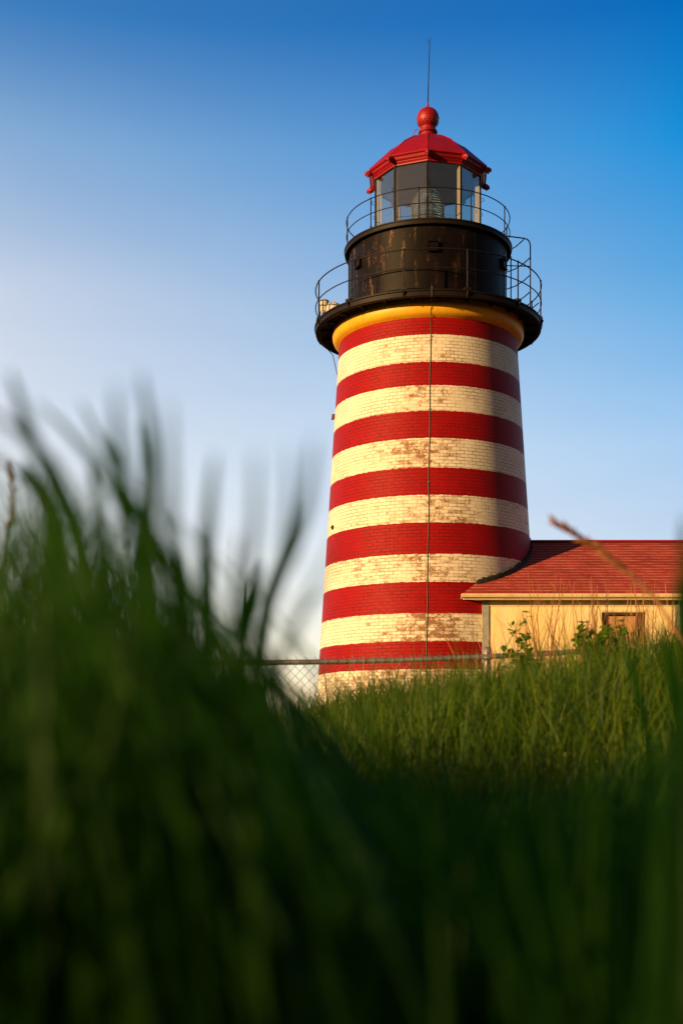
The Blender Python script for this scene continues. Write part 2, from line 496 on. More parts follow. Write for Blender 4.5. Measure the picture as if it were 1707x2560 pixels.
M['rosy'] = foliage("rosy_dry_stalk", (0.42, 0.20, 0.13), (0.50, 0.25, 0.16), (0.6, 0.32, 0.2), 0.3)

def soil():
    m = MatB("dark_soil_and_thatch")
    n = m.noise(2.5, 8, 0.7)
    col = m.ramp(n, [(0.3, (0.010, 0.016, 0.005)), (0.7, (0.028, 0.036, 0.010))])
    m.bump(m.noise(12, 5), 0.6, 0.05)
    return m.base(col, 0.9)
M['soil'] = soil()

# ------------------------------------------------------------------ ground
SX, SY = -math.sin(SUN_AZ), -math.cos(SUN_AZ)
def ss(a, b, x):
    t = np.clip((x - a) / (b - a), 0, 1); return t * t * (3 - 2 * t)
def ground_h(x, y):
    x = np.asarray(x, float); y = np.asarray(y, float)
    b = np.interp(y, [-60, -3, 0, 3, 4.6, 6, 8, 10, 20, 29, 45, 120, 400, 4000], [-.45, -.45, -.42, -.33, -.11, .045, -.02, -.30, -.3, .1, .1, -1.5, -3, -12])
    b = b + 0.095 * np.clip(x, -4, 5) * ss(1.0, 5.0, y) * (1 - ss(12, 28, y))
    b = b + 0.035 * np.clip(x - .6, 0, 3) * ss(3, 6, y) * (1 - ss(8.5, 12, y))
    b = b - 0.15 * (1 - ss(-.75, .25, x)) * ss(3.2, 5, y) * (1 - ss(14, 20, y))
    p = x * SX + y * SY                                  # unseen bank added behind the camera, sunward, to shade the foreground grass
    b = b + SHADE_BANK_H * ss(3.2, 7.5, p) * (1 - ss(25, 60, p))
    b = b + 0.03 * np.sin(x * 2.1 + 1) * np.cos(y * 1.7) * (1 - ss(20, 60, np.abs(y)))
    return b
SHADE_BANK_H = 1.38

def make_ground():
    g1 = np.concatenate([-np.geomspace(4000, 14, 26), np.linspace(-13, 13, 79), np.geomspace(14, 4000, 26)])
    gy = np.concatenate([-np.geomspace(4000, 14, 20), np.linspace(-13, 40, 140), np.geomspace(42, 4000, 26)])
    X, Y = np.meshgrid(g1, gy)
    Z = ground_h(X, Y)
    v = np.stack([X.ravel(), Y.ravel(), Z.ravel()], 1)
    nx, ny = len(g1), len(gy)
    i = np.arange(nx * ny).reshape(ny, nx)
    f = np.stack([i[:-1, :-1].ravel(), i[:-1, 1:].ravel(), i[1:, 1:].ravel(), i[1:, :-1].ravel()], 1)
    me = bpy.data.meshes.new("ground")
    me.from_pydata(v.tolist(), [], f.tolist())
    me.polygons.foreach_set('use_smooth', [True] * len(me.polygons))
    o = link_mesh("ground", me, M['soil'])
    tag(o, "grassy rising ground under the lighthouse", "ground", kind='structure')
make_ground()

# ------------------------------------------------------------------ LIGHTHOUSE
lh = empty("lighthouse", (AX, AY, 0.05))
tag(lh, "tall red and white striped brick lighthouse with black gallery and red lantern roof", "lighthouse")

bm = bmesh.new()
prof = [(tower_r(z), z) for z in np.linspace(-0.3, 10.12, 30)]
lathe(bm, prof, AXC, 144, rot=-math.pi, uvr=2.45)
obj("tower_wall", bm, M['brick'], lh, smooth=180)

bm = bmesh.new()
prof = [(2.20, 10.06), (2.235, 10.085), (2.30, 10.11), (2.345, 10.16), (2.372, 10.23), (2.38, 10.31), (2.37, 10.46), (2.0, 10.47)]
lathe(bm, prof, AXC, 128)
obj("cornice", bm, M['yellow'], lh, smooth=50)

# main gallery deck with lip and underside ribs
bm = bmesh.new()
prof = [(1.9, 10.455), (2.66, 10.455), (2.70, 10.40), (2.70, 10.37), (2.765, 10.36), (2.80, 10.375), (2.805, 10.47), (2.83, 10.485), (2.83, 10.515), (2.80, 10.525), (1.9, 10.53), (1.9, 10.455)]
lathe(bm, prof, AXC, 128)
deck = obj("gallery_deck", bm, M['black'], lh, smooth=35)
for k in range(24):
    a = 3.5 + 15 * k
    bm = bmesh.new()
    p = pol(AXC, 2.55, a, 10.42)
    box(bm, p, (0.035, 0.34, 0.065), Matrix.Rotation(R(a), 3, 'Z'))
    obj("bracket", bm, M['black'], deck)
bm = bmesh.new()
tube(bm, ring_pts(AXC, 2.5, 10.44, n=96), 0.014, 6, closed=True)
obj("ring_bead", bm, M['black'], deck, smooth=60)

def railing(name, r, zb, zt, zm, n_post, off, rad, foot):
    rl = empty(name, (0, 0, 0)); rl.parent = lh
    bm = bmesh.new(); tube(bm, ring_pts(AXC, r, zt, n=120), rad, 8, closed=True)
    obj("top_rail", bm, M['rail'], rl, smooth=80)
    bm = bmesh.new(); tube(bm, ring_pts(AXC, r, zm, n=120), rad * 0.9, 8, closed=True)
    obj("middle_rail", bm, M['rail'], rl, smooth=80)
    for k in range(n_post):
        a = off + 360.0 * k / n_post
        bm = bmesh.new()
        tube(bm, [pol(AXC, r, a, zb - 0.03), pol(AXC, r, a, zt + 0.02)], rad * 1.12, 8)
        bmesh.ops.create_icosphere(bm, subdivisions=2, radius=rad * 1.75, matrix=Matrix.Translation(pol(AXC, r, a, zt + 0.005)))
        bmesh.ops.create_icosphere(bm, subdivisions=2, radius=rad * 1.55, matrix=Matrix.Translation(pol(AXC, r, a, zm)))
        if foot:
            rot = Matrix.Rotation(R(a), 3, 'Z')
            box(bm, pol(AXC, r - 0.03, a, zb + 0.015), (0.15, 0.15, 0.05), rot)
            tube(bm, [pol(AXC, r - 0.02, a, zb), pol(AXC, r + 0.045, a, zb - 0.06), pol(AXC, r - 0.02, a, zb - 0.17)], [0.03, 0.035, 0.022], 6)
        else:
            tube(bm, [pol(AXC, r, a, zb - 0.02), pol(AXC, r, a, zb + 0.05)], rad * 2.0, 8)
        obj("post", bm, M['rail'], rl, smooth=50)
    return rl
# railings are meshes in lighthouse space
def fixed_empty_parent(o):
    o.location = Vector((0, 0, 0)) - lh.location
gr = None
_old_empty = empty
def empty0(name, loc=(0, 0, 0)):
    return _old_empty(name, loc)
gallery_rail = railing("gallery_railing", 2.80, 10.53, 11.445, 11.007, 12, -15, 0.0155, True)

# watch room drum
bm = bmesh.new()
prof = [(1.98, 10.52), (1.98, 10.60), (1.957, 10.605), (1.955, 11.3), (1.955, 12.34)]
lathe(bm, prof, AXC, 144)
drum = obj("watch_room", bm, M['drum'], lh, smooth=35)
# plate seams with rivets
for k in range(10):
    a = -4.2 + 36 * k
    bm = bmesh.new()
    box(bm, pol(AXC, 1.957, a, 11.46), (0.055, 0.012, 1.70), Matrix.Rotation(R(a), 3, 'Z'))
    for s in (-1, 1):
        for j in range(17):
            p = pol(AXC, 1.966, a + s * 0.45, 10.68 + j * 0.097)
            bmesh.ops.create_icosphere(bm, subdivisions=1, radius=0.0085, matrix=Matrix.Translation(p))
    obj("seam", bm, M['drum'], drum, smooth=40)
for a in (-62.0, -0.3, 64.5):
    bm = bmesh.new()
    rot = Matrix.Rotation(R(a), 3, 'Z')
    box(bm, pol(AXC, 1.975, a, 11.80), (0.21, 0.07, 0.21), rot)
    box(bm, pol(AXC, 1.995, a, 11.915), (0.23, 0.11, 0.02), rot)
    box(bm, pol(AXC, 2.00, a, 11.70), (0.22, 0.10, 0.03), rot)
    for s in (-1, 1):
        c = pol(AXC, 1.985, a, 11.80) + rot @ Vector((s * 0.113, 0, 0))
        box(bm, c, (0.012, 0.085, 0.20), rot)
    obj("vent", bm, M['drum'], drum)

# lantern deck
bm = bmesh.new()
prof = [(1.0, 12.345), (1.99, 12.345), (2.01, 12.325), (2.065, 12.32), (2.075, 12.35), (2.075, 12.40), (2.09, 12.41), (2.09, 12.44), (2.06, 12.45), (0.0, 12.45)]
lathe(bm, prof, AXC, 128)
obj("lantern_deck", bm, M['black'], lh, smooth=35)
railing("lantern_railing", 2.03, 12.45, 13.17, 12.81, 10, -9.7, 0.013, False)

# lantern: ten sided
LR = 1.345; LROT = -4.0
room = empty("lantern_room", (0, 0, 0)); room.parent = lh
bm = bmesh.new()
lathe(bm, [(LR + .03, 12.45), (LR + .03, 12.53), (LR - .05, 12.53), (LR - .05, 12.45)], AXC, 10, rot=R(LROT))
obj("sill", bm, M['black'], room)
for k in range(10):
    a = LROT + 36 * k
    v0, v1 = pol(AXC, LR, a, 0), pol(AXC, LR, a + 36, 0)
    d = (v1 - v0).normalized()
    bm = bmesh.new()
    q0, q1 = v0 + d * 0.03, v1 - d * 0.03
    nrm = Vector((d.y, -d.x, 0)) * 0.006
    vs = []
    for off in (-0.5, 0.5):
        vs.append([bm.verts.new(Vector((p.x, p.y, z)) + nrm * off) for p, z in ((q0, 12.53), (q1, 12.53), (q1, 14.16), (q0, 14.16))])
    A, B = vs
    bm.faces.new(A); bm.faces.new(B[::-1])
    for i in range(4): bm.faces.new((A[i], A[(i + 1) % 4], B[(i + 1) % 4], B[i]))
    obj("glass_pane", bm, M['glass'], room)
    bm = bmesh.new()
    rot = Matrix.Rotation(R(a), 3, 'Z')
    box(bm, pol(AXC, LR + 0.012, a, 13.35), (0.038, 0.03, 1.66), rot)
    mu = obj("mullion", bm, M['black'], room)
    bm = bmesh.new()
    box(bm, pol(AXC, LR - 0.064, a, 13.35), (0.030, 0.115, 1.66), rot)
    obj("inner_bar", bm, M['cream'], mu)
    bm = bmesh.new()
    c = pol(AXC, LR + 0.05, a, 13.55)
    tube(bm, [c, c + rot @ Vector((0, -0.05, 0)), c + rot @ Vector((0, -0.055, -0.06)), c + rot @ Vector((0, 0, -0.08))], 0.007, 6)
    obj("handhold", bm, M['black'], mu, smooth=60)

bm = bmesh.new(); lathe(bm, [(0.0, 12.56), (LR - .06, 12.56), (LR - .06, 12.46)], AXC, 10, rot=R(LROT))
obj('floor', bm, M['inner_floor'], room)
# ceiling lining
bm = bmesh.new()
lathe(bm, [(LR + 0.02, 14.14), (1.22, 14.19), (0.95, 14.72), (0.48, 15.05), (0.2, 15.1), (0.0, 15.1)], AXC, 10, rot=R(LROT))
obj("ceiling", bm, M['ceiling'], room)
for k in range(5):                      # thin stay rods from the lens to the eaves
    a = LROT + 36 + 72 * k
    bm = bmesh.new()
    tube(bm, [pol(AXC, 0.08, a, 13.98), pol(AXC, 1.24, a, 14.12)], 0.009, 6)
    obj("stay_rod", bm, M['offwhite'], room)

# lens
bm = bmesh.new()
prof = [(0.30, 12.45), (0.34, 12.5), (0.34, 12.62), (0.40, 12.64)]
z, r0 = 12.66, 0.40
def lens_r(z):
    if z < 13.55: return 0.40
    t = (z - 13.55) / 0.42
    return 0.40 - 0.22 * t ** 1.3
while z < 13.95:
    r = lens_r(z)
    prof += [(r, z), (r + 0.018, z + 0.02), (r + 0.012, z + 0.045), (r - 0.02, z + 0.052)]
    z += 0.062
prof += [(0.16, z), (0.0, z + 0.01)]
lathe(bm, prof, AXC, 48)
lens = obj("lens", bm, M['lens'], room, smooth=25)
bm = bmesh.new()
lathe(bm, [(0.0, 13.98), (0.13, 13.99), (0.15, 14.03), (0.10, 14.06), (0.085, 14.2), (0.05, 14.26), (0, 14.28)], AXC, 24)
obj("lens_cap", bm, M['brass'], lens, smooth=40)
for k in range(8):
    a = 12 + 45 * k
    bm = bmesh.new()
    tube(bm, [pol(AXC, 0.425, a, 12.5), pol(AXC, 0.425, a, 13.58), pol(AXC, 0.31, a, 13.86), pol(AXC, 0.19, a, 14.0)], 0.009, 6)
    obj("lens_frame", bm, M['brass'], lens, smooth=60)
bm = bmesh.new()
lathe(bm, [(0.0, 12.5), (0.28, 12.5), (0.28, 12.9), (0.12, 12.95), (0.12, 13.2), (0, 13.2)], AXC, 24)
obj("lens_pedestal", bm, M['brass'], lens, smooth=40)

# red roof
bm = bmesh.new()
prof = [(LR - 0.02, 14.10), (LR + 0.045, 14.10), (LR + 0.05, 14.125), (LR + 0.035, 14.13), (LR + 0.06, 14.16), (LR + 0.075, 14.165), (LR + 0.075, 14.18),
        (LR + 0.12, 14.215), (LR + 0.145, 14.268), (1.515, 14.275), (1.535, 14.29), (1.525, 14.325), (1.26, 14.60), (0.96, 14.875), (0.73, 15.03),
        (0.52, 15.16), (0.44, 15.195), (0.20, 15.25), (0.0, 15.25)]
lathe(bm, prof, AXC, 10, rot=R(LROT))
roof = obj("lantern_roof", bm, M['red'], lh)
for k in range(10):                     # hip ribs and eave spouts
    a = LROT + 36 * k
    bm = bmesh.new()
    tube(bm, [pol(AXC, r, a, z) for r, z in ((1.515, 14.335), (0.96, 14.878), (0.73, 15.033), (0.5, 15.172), (0.22, 15.25))], 0.012, 6)
    obj("hip_rib", bm, M['red'], roof, smooth=60)
    bm = bmesh.new()
    pts = [pol(AXC, 1.46, a, 14.20), pol(AXC, 1.50, a, 14.23), pol(AXC, 1.56, a, 14.235), pol(AXC, 1.605, a, 14.215), pol(AXC, 1.615, a, 14.17)]
    tube(bm, pts, [0.045, 0.075, 0.062, 0.045, 0.02], 10)
    tube(bm, [pol(AXC, 1.53, a, 14.21), pol(AXC, 1.56, a, 14.15), pol(AXC, 1.54, a, 14.13)], [0.04, 0.028, 0.01], 8)
    tube(bm, [pol(AXC, 1.53, a, 14.25), pol(AXC, 1.565, a, 14.30)], [0.03, 0.012], 6)
    obj("eave_spout", bm, M['red'], roof, smooth=60)
bm = bmesh.new()
lathe(bm, [(0.30, 15.20), (0.22, 15.255), (0.195, 15.29), (0.195, 15.38), (0.235, 15.40), (0.245, 15.425), (0.235, 15.45), (0.195, 15.46), (0.19, 15.54), (0.1, 15.56)], AXC, 40)
obj("vent_neck", bm, M['red'], roof, smooth=40)
bm = bmesh.new()
prof = []
for i in range(21):
    t = -math.pi / 2 + math.pi * i / 20
    prof.append((max(0.001, 0.278 * math.cos(t)), 15.765 + 0.278 * math.sin(t)))
prof += [(0.001, 16.04)]
lathe(bm, prof, AXC, 48)
for ring in ((0.0, 15.765),):
    tube(bm, ring_pts(AXC, 0.279, 15.765, n=48), 0.005, 6, closed=True)
ball = obj("vent_ball", bm, M['red'], roof, smooth=60)
for k in range(16):
    for r, dz in ((0.262, -0.105), (0.238, -0.152)):
        a = 22.5 * k + (11 if dz < -.12 else 0)
        bm = bmesh.new()
        bmesh.ops.create_icosphere(bm, subdivisions=1, radius=0.016, matrix=Matrix.Translation(pol(AXC, r - .002, a, 15.765 + dz)))
        obj("vent_hole", bm, M['dark'], ball)
bm = bmesh.new()
lathe(bm, [(0.045, 16.02), (0.028, 16.05), (0.022, 16.17), (0.0, 16.18)], AXC, 16)
obj("rod_socket", bm, M['red'], roof, smooth=50)
bm = bmesh.new()
tube(bm, [pol(AXC, .25, -100, 15.53), pol(AXC, .33, -100, 15.50), pol(AXC, .37, -100, 15.38), pol(AXC, .38, -100, 15.22)], 0.010, 6)
obj("ground_wire", bm, M['red'], roof, smooth=60)
bm = bmesh.new()
base = Vector((AX, AY, 16.15))
top = Vector((AX + 0.045, AY, 17.66))
tube(bm, [base, base.lerp(top, 0.5), top], [0.015, 0.012, 0.009], 6)
for dx, dy in ((-0.07, 0.0), (0.025, -0.05), (0.02, 0.05)):
    tube(bm, [top, top + Vector((dx * .6, dy * .6, 0.05)), top + Vector((dx, dy, 0.15))], [0.007, 0.006, 0.003], 5)
obj("lightning_rod", bm, M['rail'], lh)

# gallery ladder guard on the right
guard = empty("ladder_guard", (0, 0, 0)); guard.parent = lh
def A3(dx, dy, z): return Vector((AX + dx, AY + dy, z))
bm = bmesh.new()
tube(bm, [A3(1.86, -0.75, 12.54), A3(2.10, -0.70, 12.53), A3(2.30, -0.66, 12.52), A3(2.39, -0.645, 12.50), A3(2.445, -0.64, 12.44), A3(2.465, -0.64, 12.34), A3(2.465, -0.64, 10.5)], 0.017, 8)
obj("upright", bm, M['rail'], guard, smooth=80)
bm = bmesh.new()
tube(bm, [A3(2.02, 0.40, 12.44), A3(2.12, 0.35, 12.46), A3(2.12, 0.35, 10.5)], 0.017, 8)
obj("upright", bm, M['rail'], guard, smooth=80)
for z in (12.46, 12.06, 11.63, 11.22, 10.82):
    bm = bmesh.new()
    if z > 12.4:
        pts = [A3(2.30, -0.66, z + .03), A3(2.16, -0.3, z), A3(1.92, 0.10, z)]
    else:
        pts = [A3(2.465, -0.64, z), A3(2.36, -0.25, z), A3(2.2, 0.12, z), A3(1.93, 0.42, z)]
    tube(bm, pts, 0.014, 8)
    obj("rung", bm, M['rail'], guard, smooth=80)
bm = bmesh.new()
tube(bm, [A3(2.48, -0.64, 11.84), A3(1.90, -0.45, 11.93)], 0.014, 8)
obj("brace", bm, M['rail'], guard)
bm = bmesh.new()
tube(bm, [A3(2.47, -0.64, 10.78), A3(2.70, -0.42, 11.02)], 0.014, 8)
obj("brace", bm, M['rail'], guard)

# cable down the tower face
bm = bmesh.new()
pts = [pol(AXC, 2.84, -2.0, 10.56), pol(AXC, 2.84, -2.0, 10.36), pol(AXC, 2.45, -2.1, 10.36), pol(AXC, 2.40, -2.1, 10.24), pol(AXC, 2.30, -2.1, 10.10)]
for i in range(24):
    z = 10.05 - i * 9.9 / 23
    y = HOR - z * FPX / (AY - tower_r(z))
    xp = 1076.5 - (y - 800) * 0.0128 + 0.8 * math.sin(i * 1.3)
    off = (xp - CXP) * (AY - tower_r(z)) / FPX - AX
    a = math.degrees(math.asin(off / tower_r(z)))
    pts.append(pol(AXC, tower_r(z) + 0.012, a, z))
tube(bm, pts, 0.0075, 6)
cable = obj("cable", bm, M['conduit'], lh, smooth=80)
for i in range(6):
    p = pts[6 + i * 4]
    bm = bmesh.new(); box(bm, p + Vector((0, 0.002, 0)), (0.05, 0.03, 0.018))
    obj("cable_clip", bm, M['galv'], cable)
bm = bmesh.new()
tube(bm, [pol(AXC, 2.78, -100, 10.40), pol(AXC, 2.45, -104, 10.05), pol(AXC, tower_r(9.2) + .02, -108, 9.2), pol(AXC, tower_r(0) + .02, -108, 0.0)], 0.010, 6)
obj("down_conductor", bm, M['rail'], lh)
bm = bmesh.new()
z = 8.30
box(bm, pol(AXC, tower_r(z) + 0.02, -88, z), (0.08, 0.10, 0.12), Matrix.Rotation(R(-88), 3, 'Z'))
tube(bm, [pol(AXC, tower_r(z) + 0.05, -88, z + .04), pol(AXC, tower_r(z) + 0.07, -88, z - .08)], 0.02, 6)
obj("wall_bracket", bm, M['wood'], lh)
bm = bmesh.new()
a = -70; z = (HOR - 1319) * 31.3 / FPX
lathe_c = pol(AXC, tower_r(z) + 0.005, a, z)
rot = Matrix.Rotation(R(a), 3, 'Z')
tube(bm, [lathe_c, lathe_c + rot @ Vector((0, -0.03, 0))], 0.055, 12)
tube(bm, [lathe_c + rot @ Vector((0, -0.03, 0)), lathe_c + rot @ Vector((0, -0.05, -0.01))], [0.03, 0.02], 8)
obj("weep_pipe", bm, M['dark'], lh)

# equipment bolted on the gallery
dm = empty("dome_sensor", (AX - 2.35, AY - 0.38, 10.53))
tag(dm, "squat off-white domed casing standing on the left of the gallery", "dome casing")
c = dm.location
bm = bmesh.new(); lathe(bm, [(0.0, 0), (0.13, 0.0), (0.13, 0.20), (0.0, 0.2)], c, 24)
obj("stand", bm, M['galv'], dm, smooth=40)
bm = bmesh.new(); lathe(bm, [(0.0, 0.20), (0.17, 0.20), (0.185, 0.23), (0.185, 0.36), (0.175, 0.42), (0.14, 0.47), (0.08, 0.505), (0, 0.515)], c, 32)
obj("dome", bm, M['offwhite'], dm, smooth=40)
fh = empty("fog_horn", (AX - 2.58, AY - 0.30, 10.53))
tag(fh, "upright off-white horn with dark clamp beside the gallery rail on the left", "fog horn")
c = fh.location
bm = bmesh.new(); box(bm, c + Vector((0, 0, 0.15)), (0.08, 0.08, 0.30)); box(bm, c + Vector((0.0, 0, 0.01)), (0.18, 0.18, 0.03))
obj("mount", bm, M['black'], fh)
bm = bmesh.new(); lathe(bm, [(0, 0.28), (0.06, 0.28), (0.10, 0.32), (0.105, 0.56), (0.085, 0.60), (0.05, 0.62), (0, 0.625)], c, 24)
obj("horn_body", bm, M['offwhite'], fh, smooth=40)
for dx in (-0.045, 0.05):
    bm = bmesh.new(); box(bm, c + Vector((dx, -0.105, 0.44)), (0.018, 0.02, 0.30))
    obj("strap", bm, M['galv'], fh)
bm = bmesh.new(); tube(bm, ring_pts(c, 0.108, c.z + 0.57, n=24), 0.013, 6, closed=True)
obj("clamp_ring", bm, M['black'], fh)

# ------------------------------------------------------------------ HOUSE
EY, WY, RY = 29.20, 29.55, AY
EZ = (HOR - 1486) * EY / FPX
RZ = (HOR - 1354.5) * RY / FPX
HX0 = (1208.7 - CXP) * WY / FPX
HX1 = 14.0
hs = empty("keepers_house", (HX0, WY, 0.1))
tag(hs, "low cream house with red shingle roof and boarded window, built against the lighthouse", "house")

wx0, wx1 = (1503.5 - CXP) * WY / FPX, (1612 - CXP) * WY / FPX
wz1 = (HOR - 1531) * WY / FPX; wz0 = wz1 - 1.35
CX1 = (1688 - CXP) * WY / FPX     # right end of the lit front wall
TH = 0.22
bm = bmesh.new()
def fbox(x0, x1, y0, y1, z0, z1, bm=None):
    box(bm, ((x0 + x1) / 2, (y0 + y1) / 2, (z0 + z1) / 2), (x1 - x0, y1 - y0, z1 - z0))
wt = EZ - 0.10
# front wall round the window opening, as one shell
xs = [HX0, wx0, wx1, CX1]; zs_ = [-0.4, wz0, wz1, wt]
V = {}
for j, y in enumerate((WY, WY + TH)):
    for a_, x in enumerate(xs):
        for b_, z in enumerate(zs_):
            V[(a_, b_, j)] = bm.verts.new((x, y, z))
for a_ in range(3):
    for b_ in range(3):
        if a_ == 1 and b_ == 1: continue
        for j in (0, 1):
            q = [V[(a_, b_, j)], V[(a_ + 1, b_, j)], V[(a_ + 1, b_ + 1, j)], V[(a_, b_ + 1, j)]]
            bm.faces.new(q if j == 0 else q[::-1])
for (p, q) in (((1, 1), (2, 1)), ((2, 1), (2, 2)), ((2, 2), (1, 2)), ((1, 2), (1, 1))):
    bm.faces.new((V[(*p, 0)], V[(*q, 0)], V[(*q, 1)], V[(*p, 1)]))
for b_ in range(3):
    for a_ in (0, 3): bm.faces.new((V[(a_, b_, 0)], V[(a_, b_ + 1, 0)], V[(a_, b_ + 1, 1)], V[(a_, b_, 1)]))
for a_ in range(3):
    for b_ in (0, 3): bm.faces.new((V[(a_, b_, 0)], V[(a_ + 1, b_, 0)], V[(a_ + 1, b_, 1)], V[(a_, b_, 1)]))
wall = obj("front_wall", bm, M['stucco'], hs)
bm = bmesh.new(); fbox(HX0 + 0.01, HX0 + 0.2, WY + TH + .002, AY - 1.0, -0.4, wt, bm)
obj("side_wall", bm, M['stucco'], hs)
bm = bmesh.new(); fbox(CX1 + 0.002, HX1, WY + 0.55, WY + 0.75, -0.4, wt, bm); fbox(CX1 - .2, CX1, WY + TH + .002, WY + 0.75, -0.4, wt, bm)
obj("porch_wall", bm, M['grey_board'], hs)
bm = bmesh.new()
fbox(HX0, HX1, 2 * RY - WY, 2 * RY - WY + .2, -0.4, wt, bm); fbox(HX1, HX1 + .2, WY + .75, 2 * RY - WY, -0.4, wt, bm)
obj("back_wall", bm, M['stucco'], hs)
bm = bmesh.new()
fbox(HX0 - 0.012, HX0 + 0.115, WY - 0.03, WY - 0.002, -0.4, wt - .005, bm); fbox(HX0 - 0.03, HX0 - 0.002, WY - 0.03, WY + .10, -0.4, wt - .005, bm)
obj("corner_board", bm, M['grey_board'], hs)
bm = bmesh.new()
fbox(CX1 - 0.02, CX1 + 0.09, WY - 0.03, WY - 0.002, -0.4, wt - .005, bm)
obj("corner_board", bm, M['grey_board'], hs)
bm = bmesh.new()
for xx in (HX0 + 4.6 + CX1 - HX0, HX1 - .3):
    fbox(xx, xx + .12, WY - .02, WY + .1, -0.4, wt, bm)
obj("porch_post", bm, M['trim'], hs)
# frieze board, fascia, soffit, gutter
EX0 = (1152.7 - CXP) * EY / FPX
bm = bmesh.new(); fbox(HX0 + 0.13, CX1 - .025, WY - 0.02, WY - .001, wt - 0.13, wt - .004, bm)
obj("frieze_board", bm, M['trim'], hs)
bm = bmesh.new()
vs = [bm.verts.new(p) for p in ((EX0 + .03, EY + .03, wt - .003), (HX1 + .3, EY + .03, wt - .003), (HX1 + .3, WY + .1, wt - .003), (HX0 + .0, WY + .1, wt - .003), (EX0 + .35, EY + .30, wt - .003))]
f = bm.faces.new(vs); r_ = bmesh.ops.extrude_face_region(bm, geom=[f]); bmesh.ops.translate(bm, verts=[v for v in r_['geom'] if isinstance(v, bmesh.types.BMVert)], vec=(0, 0, .02))
obj("soffit", bm, M['trim'], hs)
bm = bmesh.new(); fbox(EX0 + 0.03, HX1 + .3, EY, EY + .028, wt - .015, EZ - 0.01, bm)
obj("fascia", bm, M['trim'], hs)
bm = bmesh.new()
gp = [(0.0, 0.0), (-0.012, -0.035), (-0.045, -0.062), (-0.075, -0.060), (-0.098, -0.02), (-0.10, 0.0), (-0.112, 0.006), (-0.112, -0.02), (-0.09, -0.07), (-0.045, -0.078), (0.0, -0.055)]
for xx in (0, 1):
    pass
x0, x1 = EX0 - 0.01, HX1 + .3
A = [bm.verts.new((x0, EY - .003 + a_, EZ + b_)) for a_, b_ in gp]; B = [bm.verts.new((x1, EY - .003 + a_, EZ + b_)) for a_, b_ in gp]
for i in range(len(gp)):
    j = (i + 1) % len(gp); bm.faces.new((A[i], A[j], B[j], B[i]))
bm.faces.new(A[::-1]); bm.faces.new(B)
gut = obj("gutter", bm, M['trim'], hs)
k = 0
xx = EX0 + 0.6
while xx < HX1:
    bm = bmesh.new(); fbox(xx, xx + .025, EY - .12, EY - .01, EZ + .004, EZ + .012, bm); obj("gutter_strap", bm, M['galv'], gut); xx += 0.9

# roof planes: front one trimmed round the tower
SL = (RZ - EZ) / (RY - EY)
def roof_z(y): return EZ + (y - EY) * SL if y <= RY else RZ - (y - RY) * SL
bm = bmesh.new()
uvl = bm.loops.layers.uv.verify()
def tower_cut(px):
    """where the tower face crosses the roof plane at this side offset"""
    dx = px - AX
    z = 4.0
    y = AY
    for _ in range(20):
        r = tower_r(z)
        y = AY - math.sqrt(max(r * r - dx * dx, 0)); z = roof_z(y)
    return y
cut = []
for i in range(20):
    xx = AX + 0.98 + (tower_r(5.1) - 0.985) * i / 19 * 0.996
    cut.append((xx, tower_cut(xx)))
cut.append((AX + tower_r(RZ) - .02, RY))
line = [(EX0, EY)] + [(x - .03, y + .03) for x, y in cut]
front = [Vector((x, y, roof_z(y) + 0.012)) for x, y in line]
xr = HX1 + .35
top_v, ext = [], []
lower = [Vector((EX0, EY - .03, roof_z(EY - .03) + .012))] + front[1:]
# strips in y from the left trim line to the right gable
prev = None
for p in lower:
    l = bm.verts.new(p); rr = bm.verts.new((xr, p.y, p.z))
    if prev:
        f = bm.faces.new((prev[0], prev[1], rr, l))
        for lp in f.loops:
            lp[uvl].uv = (lp.vert.co.x, (lp.vert.co.y - EY) * math.sqrt(1 + SL * SL))
    prev = (l, rr)
geom = bmesh.ops.extrude_face_region(bm, geom=list(bm.faces))
bmesh.ops.translate(bm, verts=[v for v in geom['geom'] if isinstance(v, bmesh.types.BMVert)], vec=(0, 0, -0.035))
hroof = obj("roof", bm, M['shingle'], hs)
bm = bmesh.new(); uvl = bm.loops.layers.uv.verify()
yb = 2 * RY - EY
for (dz) in (0.012, -0.023):
    f = bm.faces.new([bm.verts.new(p) for p in ((AX + 2.0, RY + .001, RZ + dz), (xr, RY + .001, RZ + dz), (xr, yb, EZ + dz), (AX + .9, yb, EZ + dz))])
    for lp in f.loops: lp[uvl].uv = (lp.vert.co.x, lp.vert.co.y)
obj("back_roof", bm, M['shingle'], hroof)
bm = bmesh.new()
tube(bm, [(AX + 2.44, RY, RZ + .018), (xr, RY, RZ + .018)], 0.03, 6)
obj("ridge_cap", bm, M['red'], hroof)
# ragged flashing where roof meets tower
bm = bmesh.new()
fr = random.Random(3)
for i in range(len(cut) - 1):
    (xa, ya), (xb, yb_) = cut[i], cut[i + 1]
    n = 3
    for j in range(n):
        t = (j + 0.5) / n
        x = xa + (xb - xa) * t; y = ya + (yb_ - ya) * t; z = roof_z(y)
        hgt = 0.07 + fr.random() * 0.07
        ang = math.atan2(x - AX, AY - y)
        box(bm, pol(AXC, tower_r(z) + .016, math.degrees(ang), z + hgt * .45), (0.09, 0.035 + fr.random() * .01, hgt), Matrix.Rotation(ang, 3, 'Z'))
obj("flashing", bm, M['flash'], hroof)
bm = bmesh.new()
bmesh.ops.create_grid(bm, x_segments=1, y_segments=1, size=0.5, matrix=Matrix.Translation((EX0 + .22, EY + .2, EZ - .06)) @ Matrix.Diagonal((.4, .35, 1, 1)))
bmesh.ops.translate(bm, verts=bm.verts, vec=(0, 0, 0))
g = bmesh.ops.extrude_face_region(bm, geom=list(bm.faces)); bmesh.ops.translate(bm, verts=[v for v in g['geom'] if isinstance(v, bmesh.types.BMVert)], vec=(0, 0, .03))
